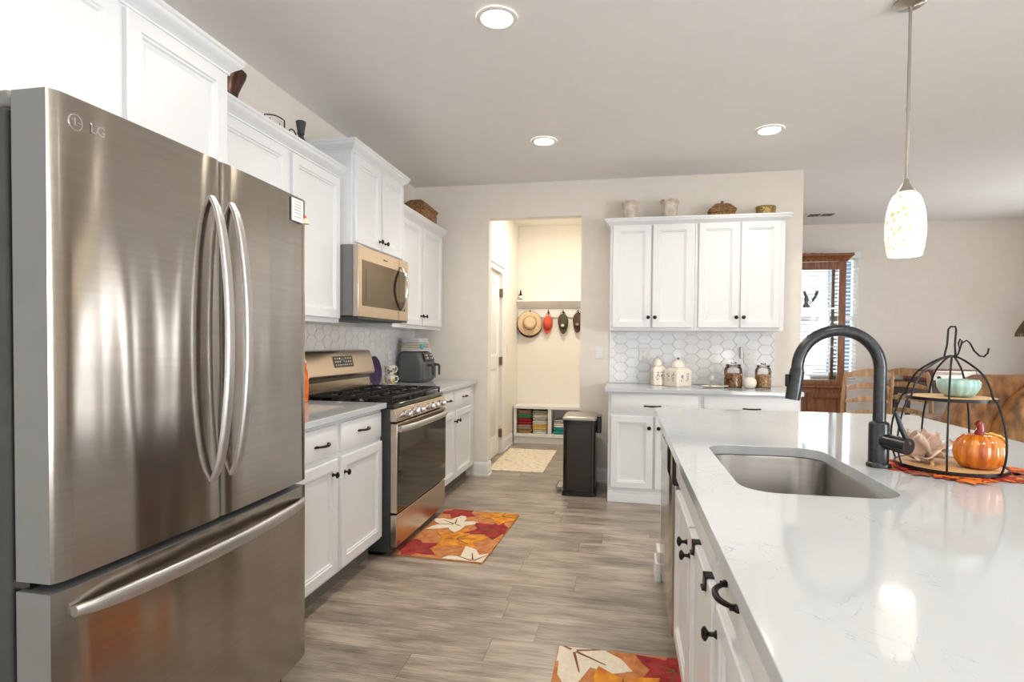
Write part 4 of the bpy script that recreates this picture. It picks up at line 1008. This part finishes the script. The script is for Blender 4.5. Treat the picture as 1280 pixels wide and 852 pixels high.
# rug frame: local x across the aisle, local y along it
leafrug('autumn leaf rug on the floor in front of the range',.958,3.635,math.radians(-2.5),.56,.95,
  [(-.10,.14,.20,2.6,1),(-.20,-.36,.17,.6,2),(.0,-.14,.21,.2,3),(.22,-.47,.20,1.9,1),(.20,.10,.19,3.6,2),(.17,.38,.20,.7,3),(-.17,.42,.15,-.6,2)])
leafrug('autumn leaf rug on the floor at the island sink cabinets',2.0,1.93,0,.51,.84,
  [(-.19,.39,.25,-.55,1),(.21,.32,.16,3.6,2),(.0,.10,.21,.7,3),(-.2,-.15,.2,2.2,2),(.1,-.25,.2,.4,1)])
mr=bpy.data.materials.new('cream_patterned_rug'); mr.use_nodes=True
N,L,b=nodes(mr); b.inputs['Roughness'].default_value=.95
t_=N.new('ShaderNodeTexCoord'); v_=N.new('ShaderNodeTexVoronoi'); v_.feature='DISTANCE_TO_EDGE'; v_.inputs['Scale'].default_value=11
w_=N.new('ShaderNodeTexNoise'); w_.inputs['Scale'].default_value=26; w_.inputs['Detail'].default_value=6
L.new(t_.outputs['Object'],v_.inputs['Vector']); L.new(t_.outputs['Object'],w_.inputs['Vector'])
m_=N.new('ShaderNodeMath'); m_.operation='MULTIPLY_ADD'; m_.inputs[1].default_value=1.5; L.new(v_.outputs['Distance'],m_.inputs[0]); L.new(w_.outputs['Fac'],m_.inputs[2])
c_=N.new('ShaderNodeValToRGB'); c_.color_ramp.elements[0].position=.42; c_.color_ramp.elements[0].color=(.60,.49,.37,1); c_.color_ramp.elements[1].position=.60; c_.color_ramp.elements[1].color=(.80,.70,.55,1)
L.new(m_.outputs[0],c_.inputs['Fac']); L.new(c_.outputs[0],b.inputs['Base Color']); M['mudrug']=mr
mb=MB(); mb.loft([[(x,y,z) for x,y in rrect(-.28,.28,-.59,.59,.01,3)] for z in(.001,.008)])
for a in(-.245,.235): mb.box(a,a+.01,-.56,.56,.0082,.009)
tag(mb.build('entry_rug','mudrug',loc=(.955,6.09,0)),'cream patterned rug on the mudroom floor','rug')

# ------------------------------------------------------------------ mudroom
bn=thing('storage_bench','white mudroom bench with open cubbies','bench',(MX+.016,7.06,0))
BW=MXR-MX-.032; BD=.335
MB().box(0,BW,.0,BD,.44,.478).build('bench_top','trim',bn,bevel=.004)
mb=MB(); mb.box(0,BW,.01,BD,.085,.125); mb.box(0,.035,.01,BD,.125,.4395); mb.box(BW-.035,BW,.01,BD,.125,.4395); mb.box(.035,BW-.035,BD-.015,BD,.125,.4395)
mb.build('carcass','trim',bn,bevel=.002)
for x in(.435,.86): MB().box(x,x+.045,.012,BD-.016,.1255,.4395).build('divider','trim',bn,bevel=.002)
MB().box(0,BW,.03,BD,0,.0845).build('bench_base','trim',bn,bevel=.003)
cols={'tw_brown':(.42,.22,.14),'tw_green':(.07,.25,.13),'tw_red':(.33,.012,.02),'tw_taupe':(.38,.29,.20),'tw_tan':(.50,.32,.14),'tw_sage':(.42,.40,.28),'tw_cream':(.76,.68,.55),'tw_white':(.85,.80,.72),'tw_gold':(.75,.48,.12),'tw_teal':(.02,.28,.28),'tw_grey':(.50,.48,.46)}
for n_,c in cols.items(): M[n_]=mat(n_,c,.95,bump=.6,bscale=220,var=.2)
def towel(m_,l,x0,x1,z,h,rr):
    mb=MB(); y0=.03+rr.uniform(0,.02); q=2
    for k in range(q):
        a,b_=z+h*k/q+.0005,z+h*(k+1)/q-.001; ins=rr.uniform(0,.008)
        n=6; rings=[]
        for i in range(n+1):
            t=i/n; x=x0+ins+(x1-x0-2*ins)*t; dz=.004*math.sin(t*6+z*40)*(1 if k==q-1 else .4); e=.0 if 0<i<n else .006
            rings.append([(x,y0+e,a+e*.5),(x,.29,a+e*.5),(x,.29,b_-e*.5),(x,y0+e,b_-e*.5),(x,y0-.010+e,(a+b_)/2+dz*.5)])
        mb.loft(rings)
    o=mb.build('folded_towel',m_,bevel=.004,loc=(MX+.016,7.06,0))
    return tag(o,l,'towel','folded towels in the bench cubbies')
rr=random.Random(2)
z=.126
for m_,l,h in(('tw_tan','tan folded towel at the bottom of the left cubby stack','.05'),('tw_taupe','taupe folded towel under the dark red one in the bench','.055'),('tw_red','dark red folded towel in the left bench cubby','.08'),('tw_green','green folded towel above the dark red one in the bench','.055'),('tw_brown','brown folded towel on top of the green one in the bench','.045')):
    towel(m_,l,.045,.225,z,float(h),rr); z+=float(h)+.002
z=.126
for m_,l,h in(('tw_white','white folded towel at the bottom under the gold one in the bench','.05'),('tw_gold','gold folded towel in the left bench cubby','.06'),('tw_cream','cream folded towel above the gold one in the bench','.045'),('tw_grey','light grey folded towel in the middle of the pale bench stack','.04'),('tw_white','off-white folded towel below the sage one in the bench','.04'),('tw_sage','sage folded towel on top of the pale bench stack','.045')):
    towel(m_,l,.235,.425,z,float(h),rr); z+=float(h)+.002
z=.126
for m_,l,h in(('tw_teal','teal folded towel at the bottom of the middle bench cubby','.085'),('tw_white','white folded towel lying on the teal one in the bench','.05'),('tw_grey','grey folded towel topping the teal towel stack in the bench','.04')):
    towel(m_,l,.50,.73,z,float(h),rr); z+=float(h)+.002
# shelf with hook rail
sh=thing('hook_shelf','white wall shelf with a hook rail above the mudroom bench','shelf',(MX+.002,MY,0))
SWd=MXR-MX-.004
MB().box(0,SWd,-.13,-.001,1.80,1.825).build('shelf_board','trim',sh,bevel=.003)
mb=MB(); mb.loft([[(x,y,z) for y,z in((-.001,1.715),(-.02,1.715),(-.03,1.73),(-.06,1.75),(-.095,1.775),(-.11,1.7995),(-.001,1.7995))] for x in(0,SWd)]); mb.build('cove_molding','trim',sh,sharp=60)
MB().box(0,SWd,-.02,-.001,1.60,1.7145).build('rail_board','trim',sh,bevel=.003)
HK=(.17,.405,.60,.79,1.0)
for x in HK:
    mb=MB(); mb.lathe([(.014,.0205),(.012,.025)],(x,0,1.665),14,'Y'); mb.tube([(x,-.024,1.665),(x,-.05,1.66),(x,-.062,1.672),(x,-.06,1.695)],[.005,.005,.005,.006],8); mb.tube([(x,-.024,1.655),(x,-.034,1.635),(x,-.044,1.638),(x,-.046,1.648)],[.0045,.0045,.0045,.0055],8)
    mb.build('hook','bronze',sh)
bt=thing('dropper_bottle','small dark bottle with white label on the mudroom shelf','bottle',(MX+.045,MY-.07,1.8255))
MB().lathe([(.022,0),(.024,.004),(.024,.065),(.012,.08),(.010,.09)],seg=20).build('bottle_body','blackgloss',bt)
MB().lathe([(.0245,.012),(.0245,.055)],seg=20,cap0=False,cap1=False).build('paper_label','paper',bt,solid=.0004)
MB().lathe([(.012,.0905),(.011,.11),(.006,.114),(.005,.135),(.001,.138)],seg=14).build('cap','bandblack',bt)
# straw hat hanging flat to the wall
ht=thing('straw_hat','wide-brimmed straw hat with black band on the first mudroom hook','hat',(MX+.172,MY-.085,1.525))
ht.rotation_euler=(math.radians(-6),0,math.radians(12))
MB().lathe([(.085,.0),(.12,-.004),(.152,-.014),(.160,-.020),(.157,-.024),(.12,-.009),(.085,-.006)],seg=48,axis='Y',cap0=False,cap1=False).build('brim','straw',ht)
MB().lathe([(.1605,-.017),(.164,-.021),(.1605,-.025)],seg=48,axis='Y',cap0=False,cap1=False).build('brim_binding','bandblack',ht)
MB().lathe([(.086,-.004),(.085,.02),(.078,.055),(.066,.078),(.045,.086),(.025,.080),(.001,.076)],seg=36,axis='Y',cap0=False).build('crown','straw',ht)
MB().lathe([(.0885,.0),(.0875,.022),(.0855,.022),(.0865,.0)],seg=36,axis='Y',cap0=False,cap1=False).build('hat_band','bandblack',ht)
mb=MB(); 
for a in(0,2.1,4.2): mb.tube([(.06,-.03,.06),(.06+.022*math.cos(a),-.036,.06+.022*math.sin(a)),(.06,-.03,.06)],[.004,.010,.004],8)
mb.build('hat_bow','olive',ht)
h2=thing('brown_hat','brown brimmed hat hanging behind the straw hat','hat',(MX+.160,MY-.032,1.50))
MB().lathe([(.06,.0),(.12,-.001),(.163,-.004),(.160,-.007),(.12,-.005),(.06,-.004)],seg=40,axis='Y').build('brim','brownfab',h2)
MB().lathe([(.0605,-.0005),(.055,.006),(.04,.009),(.001,.010)],seg=30,axis='Y',cap0=False).build('crown','brownfab',h2)
def cap(label,x,z,m_,tilt,wd=.068,ht_=.10,patch=None):
    t=thing('baseball_cap',label,'cap',(MX+x,MY-.058,z)); t.rotation_euler=(0,tilt,0); t['group']='caps on the mudroom hooks'
    # crown seen from above, hanging by its strap: long axis vertical
    rings=[]
    for r,d in((1,0),(.99,.018),(.93,.045),(.80,.068),(.58,.084),(.30,.092),(.05,.094)):
        rings.append([(wd*r*math.cos(a),-d+.028,ht_*r*math.sin(a)+.02) for a in[2*PI*k/32 for k in range(32)]])
    MB().loft(rings,cap0=False).build('crown','%s'%m_,t,solid=.002)
    rows=[]
    for i in range(7):
        u=i/6; row=[]
        for j in range(13):
            s_=2*j/12-1; x_=wd*.98*s_; base=-ht_*math.sqrt(max(0,1-(s_*.98)**2))+.02
            row.append((x_,.026-.018*(1-s_*s_)-u*.016*(1-s_*s_),base-u*.062*(1-abs(s_)**2.5)))
        rows.append(row)
    mb=MB(); vs=[p for r in rows for p in r]; mb.add(vs,[(i*13+j,i*13+j+1,(i+1)*13+j+1,(i+1)*13+j) for i in range(6) for j in range(12)]); mb.build('bill',m_,t,solid=.004)
    MB().lathe([(.007,.066),(.005,.070),(.001,.071)],(0,0,.02),12,'Y').build('top_button',m_,t)
    mb=MB(); mb.tube([(-.03,.02,.115),(-.02,.012,.135),(0,.006,.145),(.02,.012,.135),(.03,.02,.115)],.005,8,flat=.5); mb.build('strap',m_,t)
    if patch: 
        mb=MB(); mb.loft([[(.022*math.cos(a)*f,-(.028+.006*f*0)-o_,-.035+.018*math.sin(a)*f) for a in[2*PI*k/16 for k in range(16)]] for f,o_ in((1,.02),(1,.038),(.8,.040))]); mb.build('patch',patch,t)
cap('coral red baseball cap hanging beside the straw hat',.400,1.515,'fabricred',.06,.062,.088)
cap('olive brown baseball cap with pale patch on the third hook',.600,1.53,'olive',-.05,.066,.10,'tw_cream')
cap('dark brown baseball cap hanging at the doorway edge',.79,1.545,'brownfab',.04,.066,.10,'tw_taupe')

# ------------------------------------------------------------------ decor on top of the cabinets
ZL=2.3065
cv=MB().lathe([(.055,0),(.058,.004),(.050,.03),(.046,.07),(.050,.10),(.066,.14),(.082,.175),(.086,.192),(.080,.198),(.072,.19),(.045,.11),(.001,.10)],seg=40).build('copper_vase','copper',loc=(.19,2.345,ZL))
tag(cv,'aged copper flared vase on the cabinet beside the refrigerator','vase')
def wirerack(label,y,w,h,name,arch):
    t=thing(name,label,'wire rack',(.17,y,ZL),LR)
    def side(mb,yy):
        if arch: pts=[(-w/2,yy,0.004)]+[(-w/2*math.cos(PI*k/12),yy,h*.25+h*.75*math.sin(PI*k/12)) for k in range(13)]+[(w/2,yy,.004)]
        else: pts=[(-w/2,yy,.004),(-w/2,yy,h*.72)]+[(-w/2+w*k/8,yy,h*.72+h*.28*math.sin(PI*k/8*.6)) for k in range(1,9)]+[(w/2,yy,.004)]
        mb.tube(pts,.0035,8)
    for yy in(-.06,.06):
        mb=MB(); side(mb,yy)
        mb.tube([(-w/2,yy,.0045),(w/2,yy,.0045)],.0032,8)
        for x in(-w/4,w/4): mb.tube([(x,yy,.005),(x,yy,h*.72)],.0025,6)
        sc=[(.022*(1-k/22)*math.cos(k*.5),yy,h*.45+.022*(1-k/22)*math.sin(k*.5)) for k in range(20)]; mb.tube(sc,.0022,6)
        mb.build('wire_side','black',t)
    for x in(-w/2,0,w/2): MB().tube([(x,-.06,.0045),(x,.06,.0045)],.003,8).build('cross_wire','black',t)
wirerack('black scrolled wire rack on the cabinet next to the copper vase',2.655,.17,.12,'wire_basket',False)
wirerack('small black arched wire rack beside the dark candlestick',2.815,.10,.10,'wire_basket',True)
cs=MB().lathe([(.034,0),(.036,.008),(.024,.018),(.016,.03),(.026,.05),(.028,.085),(.018,.10),(.014,.115),(.020,.122),(.019,.135),(.023,.16),(.028,.19),(.025,.194),(.001,.19)],seg=28).build('candlestick','darkgrey',loc=(.20,2.945,ZL))
tag(cs,'dark turned candlestick on the cabinet left of the raised one','candlestick')
ps=thing('plate_easel','small black wire easel on top of the raised cabinet','easel',(.19,3.86,2.4665),LR)
for x in(-.05,.05): MB().tube([(x,.03,.0035),(x,-.05,.0035),(x,-.06,.02),(x,-.055,.028)],.0035,8).build('easel_foot','black',ps)
MB().tube([(-.05,-.0,.0075),(-.045,.02,.11),(-.02,.026,.135),(.02,.026,.135),(.045,.02,.11),(.05,-.0,.0075)],.0035,8).build('easel_back','black',ps)
tray=MB().prism(rrect(-.08,.08,-.05,.05,.02,4),0,.075).build('wooden_box','darkwood',loc=(.20,3.56,2.4665)); 
tag(tray,'low dark wooden box on top of the raised cabinet','box')
def basket(label,loc,rz,w,d,h,lidh,m_='wicker',name='lidded_basket'):
    t=thing(name,label,'basket',loc,rz)
    mb=MB()
    rr_=lambda i:rrect(-w/2+i,w/2-i,-d/2+i,d/2-i,.02,4)
    rings=[]; n=8
    for k in range(n+1):
        z=h*k/n; rings.append([(x*(1+.05*math.sin(PI*k/n)),y*(1+.05*math.sin(PI*k/n)),z) for x,y in rr_(.004*(k%2)+.012*(1-k/n))])
    mb.loft(rings); mb.build('weave',m_,t,sharp=20)
    MB().tube([(x,y,h) for x,y in rr_(.0)],.008,8,closed=True).build('rim',m_,t)
    if lidh:
        mb=MB(); mb.loft([[(x,y,z) for x,y in rr_(i)] for z,i in((h+.008,-.008),(h+.018,-.01),(h+.022,.0),(h+lidh*.85,min(w,d)*.24),(h+lidh*.9,min(w,d)*.3))]); l=mb.build('lid',m_,t,sharp=30)
        mb=MB(); mb.lathe([(.006,h+lidh*.88),(.006,h+lidh),(.013,h+lidh+.006),(.012,h+lidh+.016),(.001,h+lidh+.02)],seg=14); mb.build('lid_knob',m_,l)
    return t
basket('tall brown wicker lidded basket on the corner cabinet',(.17,4.93,ZL),LR,.34,.22,.145,.085)
basket('brown woven basket with peaked lid on the back wall cabinets',(2.79,5.08,2.3165),0,.20,.15,.065,.075)
tn=thing('oval_tin','oval embossed brass tin on the back wall cabinets','tin',(3.135,5.08,2.3165))
MB().lathe([(.070,0),(.073,.004),(.073,.072)],seg=40,sx=1.05,sy=.75).build('tin_body','brass',tn)
MB().lathe([(.076,.0725),(.076,.094),(.070,.101),(.001,.104)],seg=40,sx=1.05,sy=.75).build('tin_lid','brass',tn)
def scvase(label,x,rz):
    t=thing('fluted_vase',label,'vase',(x,5.07,2.3165),rz,'pale fluted vases on the cabinets')
    rings=[];seg=64
    for r,z,sc in((.050,0,.0),(.054,.006,.03),(.060,.05,.05),(.069,.125,.06),(.072,.150,.05),(.080,.165,.12),(.084,.175,.16),(.079,.178,.16),(.070,.160,.05),(.058,.08,.03),(.04,.02,0)):
        rings.append([(r*(1-sc*.5*(1+math.cos(8*a)))*math.cos(a),r*(1-sc*.5*(1+math.cos(8*a)))*math.sin(a),z+(.006*math.cos(8*a) if z>.16 else 0)) for a in[2*PI*k/seg for k in range(seg)]])
    MB().loft(rings).build('vase_body','whitewash',t,sharp=70)
    pts=[(.075*math.cos(a),.075*math.sin(a),.158+.004*math.cos(8*a)) for a in[2*PI*k/48 for k in range(48)]]
    MB().tube(pts,.0035,6,closed=True).build('rim_band','straw',t)
scvase('whitewashed fluted vase on the cabinets, nearest the doorway',2.037,.2)
scvase('whitewashed fluted vase on the cabinets, between the other vase and basket',2.362,.6)

# ------------------------------------------------------------------ living area
cc=thing('china_cabinet','cherry wood glass-door china cabinet beside the far window','cabinet',(3.62,7.56,0))
CW,CD=.86,.40
mb=MB(); mb.box(0,CW+.02,-CD-.02,0,.06,.775); mb.build('base','wood',cc,bevel=.004)
MB().box(.02,CW,-CD,-.01,0,.0595).build('plinth','wood',cc,bevel=.003)
MB().box(-.02,CW+.05,-CD-.05,0,.7755,.81).build('waist_molding','wood',cc,bevel=.012,segs=3)
for x in(.03,.46): MB().front(x,x+.38,.12,.72,-CD-.021,RAISED).build('base_door','wood',cc)
for x,y in((0,-CD),(CW-.075,-CD),(0,-.05),(CW-.04,-.05)): MB().box(x,x+(.075 if y<-.1 else .04),y,y+.05,.8105,2.23).build('post','wood',cc,bevel=.003)
for a,b in((2.14,2.2295),(.811,.87)): MB().box(.0755,CW-.0755,-CD,-CD+.04,a,b).build('rail','wood',cc,bevel=.003)
mb=MB(); extrude_path(mb,[(0,0),(0,-CD),(CW,-CD),(CW,0)],[(0,2.2305),(.012,2.2305),(.02,2.25),(.05,2.285),(.06,2.29),(.06,2.32),(0,2.32)]); mb.box(.002,CW-.002,-CD+.002,-.002,2.29,2.318); mb.build('crown_molding','wood',cc)
MB().box(.0755,CW-.0755,-CD+.018,-CD+.022,.8705,2.1395).build('door_glass','glass',cc)
MB().box(CW-.022,CW-.018,-CD+.0505,-.0505,.811,2.2295).build('side_glass','glass',cc)
for z in(1.25,1.70): MB().box(.05,CW-.045,-CD+.055,-.055,z,z+.008).build('glass_shelf','glass',cc)
MB().lathe([(.008,0),(.012,.012),(.010,.018),(.001,.02)],(CW-.11,-CD-.0,1.45),14,'Y').build('door_knob','bronze',cc)
gv=MB().lathe([(.035,0),(.04,.004),(.010,.02),(.008,.05),(.04,.09),(.07,.14),(.09,.20),(.086,.20),(.064,.14),(.03,.09),(.001,.07)],seg=28).build('crystal_bowl','jarglass',loc=(4.17,7.38,1.7085)); tag(gv,'clear crystal bowl on the china cabinet shelf','bowl')
cpp=MB().lathe([(.03,0),(.036,.004),(.034,.03),(.018,.06),(.024,.10),(.014,.15),(.001,.155)],seg=22).build('dark_figurine','darkgrey',loc=(4.10,7.30,1.7085)); tag(cpp,'dark figurine on the china cabinet shelf beside the crystal bowl','figurine')
rb=thing('burgundy_flowers','burgundy flower garland on top of the china cabinet','garland',(4.18,7.40,2.3205))
for k in range(9):
    mb=MB(); mb.lathe([(.004,0),(.022,.012),(.028,.03),(.020,.044),(.001,.04)],(-.18+.035*k,.02*math.sin(k*2),.0),10); mb.build('blossom','rugred',rb)
def ladder_chair(label,x,y,rz):
    t=thing('ladderback_chair',label,'chair',(x,y,0),rz,'ladder-back chairs in the dining corner')
    w=.215
    for s in(-1,1):
        MB().tube([(s*w*.92,-.20,0),(s*w*.95,-.19,.42),(s*w,-.20,.50),(s*w*1.02,-.225,.75),(s*w*1.0,-.265,.99),(s*w*.97,-.272,1.02)],[.016,.019,.019,.018,.016,.010],12).build('back_post','oak',t)
        MB().tube([(s*.20,.20,0),(s*.205,.20,.20),(s*.20,.195,.435)],[.014,.019,.02],12).build('leg','oak',t)
        MB().tube([(s*.20,.19,.16),(s*.2,-.18,.17)],.009,8).build('stretcher','oak',t)
    MB().tube([(-.2,.195,.20),(.2,.195,.20)],.010,8).build('stretcher','oak',t)
    mb=MB(); mb.loft([[(px,py,z) for px,py in rrect(-.225+i,.225-i,-.20+i,.225-i,.04,5)] for i,z in((.01,.436),(0,.442),(0,.462),(.012,.470))]); mb.build('seat','tierwood',t)
    for k,(z,h) in enumerate(((.60,.05),(.73,.05),(.86,.052),(.985,.075))):
        rings=[]; yb=-.205-.06*((z-.5)/.5)
        for i in range(15):
            s=2*i/14-1; x_=s*(w-.012); y_=yb-.035*(1-s*s); hh=h*(.55+.45*(1-s*s)); zz=z+.028*(1-s*s)
            rings.append([(x_,y_-.008,zz-hh/2),(x_,y_+.008,zz-hh/2),(x_,y_+.008,zz+hh/2),(x_,y_-.008,zz+hh/2)])
        MB().loft(rings).build('back_slat','oak',t,bevel=.003)
    return t
ladder_chair('honey oak ladder-back chair in front of the china cabinet',4.28,6.30,math.radians(6))
ladder_chair('oak ladder-back chair turned sideways in front of the radio',4.98,6.48,math.radians(-58))
sd=thing('console_table','dark wood console table against the far living room wall','table',(5.14,7.24,0))
MB().box(0,.86,0,.39,.835,.868).build('table_top','darkwood',sd,bevel=.004)
MB().box(.03,.83,.02,.37,.72,.8345).build('apron','darkwood',sd)
for x in(.03,.79):
    for y in(.02,.33): MB().box(x,x+.04,y,y+.04,0,.7195).build('leg','darkwood',sd,bevel=.003)
rd=thing('tabletop_radio','vintage wooden tabletop radio on the console table','radio',(5.25,7.30,.8685))
MB().box(0,.64,0,.24,0,.135).build('radio_case','wood',rd,bevel=.008)
MB().box(.012,.20,-.004,-.0005,.012,.123).build('speaker_grille','brownfab',rd,bevel=.001)
dp=MB().box(.205,.63,-.005,-.0005,.012,.123).build('dial_panel','nickel',rd,bevel=.001)
MB().box(.225,.50,-.0065,-.0052,.075,.108).build('dial_scale','whitewash',dp)
for x in(.26,.56): MB().lathe([(.016,.005),(.015,.02),(.001,.021)],(x,0,.045),18,'Y').build('dial_knob','bandblack',dp)
# sofa seen from behind
sf=thing('leather_sofa','rust brown leather sofa beyond the island at the right','sofa',(4.62,4.98,0),math.radians(4))
M['leather2']=M['leather']
def shape(pts,y0,y1,nm,bev):
    return MB().prism(pts,y0,y1,axis='Y').build(nm,'leather',sf,bevel=bev,segs=5)
shape([(.03,.10),(0,.45),(.06,.70),(.13,.90),(.20,1.0),(.28,1.035),(.40,1.04),(1.55,1.03),(1.55,.10)],.20,.50,'back',.07)
shape([(.26,.10),(.22,.45),(.28,.68),(.38,.86),(.50,.965),(.64,1.0),(.80,1.005),(1.57,1.0),(1.57,.10)],.02,.24,'back_wrap',.07)
shape([(.08,.10),(.08,.62),(.12,.66),(.30,.66),(.34,.62),(.34,.10)],.45,.86,'arm',.06)
shape([(.36,.30),(.36,.46),(1.5,.46),(1.5,.30)],.48,.86,'seat_cushion',.06)
shape([(.10,.04),(.10,.29),(1.55,.29),(1.55,.04)],.45,.84,'base',.02)
for x,y in((.12,.06),(1.48,.06),(.12,.78),(1.48,.78)): MB().box(x,x+.05,y,y+.05,0,.10 if y<.5 else .04).build('leg','darkwood',sf)
wc=thing('white_cushion','white cushion beside the sideways oak chair','cushion',(5.0,5.75,.471))
MB().lathe([(.02,0),(.11,.01),(.15,.04),(.13,.075),(.03,.085),(.001,.084)],seg=28).build('cushion_cover','whitecloth',wc) ; wc.location=(4.98,6.48,.4705)
et=thing('side_table','dark side table carrying the lamp by the right wall','table',(6.03,6.72,0))
MB().box(0,.52,0,.5,.875,.905).build('table_top','darkwood',et,bevel=.004)
for x in(.02,.46):
    for y in(.02,.44): MB().box(x,x+.04,y,y+.04,0,.8745).build('leg','darkwood',et,bevel=.003)
lp=thing('table_lamp','table lamp with brown fringed shade at the picture edge','lamp',(6.29,6.97,.9055))
MB().lathe([(.08,0),(.085,.012),(.03,.03),(.05,.10),(.06,.18),(.03,.28),(.014,.34),(.012,.42)],seg=30).build('lamp_base','bronze',lp)
MB().lathe([(.012,.42),(.006,.44),(.006,.74),(.014,.75),(.001,.765)],seg=12).build('stem','bronze',lp)
MB().lathe([(.20,.51),(.19,.54),(.15,.62),(.10,.70),(.085,.735),(.083,.735),(.098,.70),(.148,.62),(.188,.54),(.198,.51)],seg=40,cap0=False,cap1=False).build('lamp_shade','lampshade',lp)
mb=MB()
for k in range(60):
    a=2*PI*k/60; mb.tube([(.199*math.cos(a),.199*math.sin(a),.512),(.2*math.cos(a),.2*math.sin(a),.475)],.004,5)
f_=mb.build('fringe','lampshade',lp); f_['kind']='stuff'
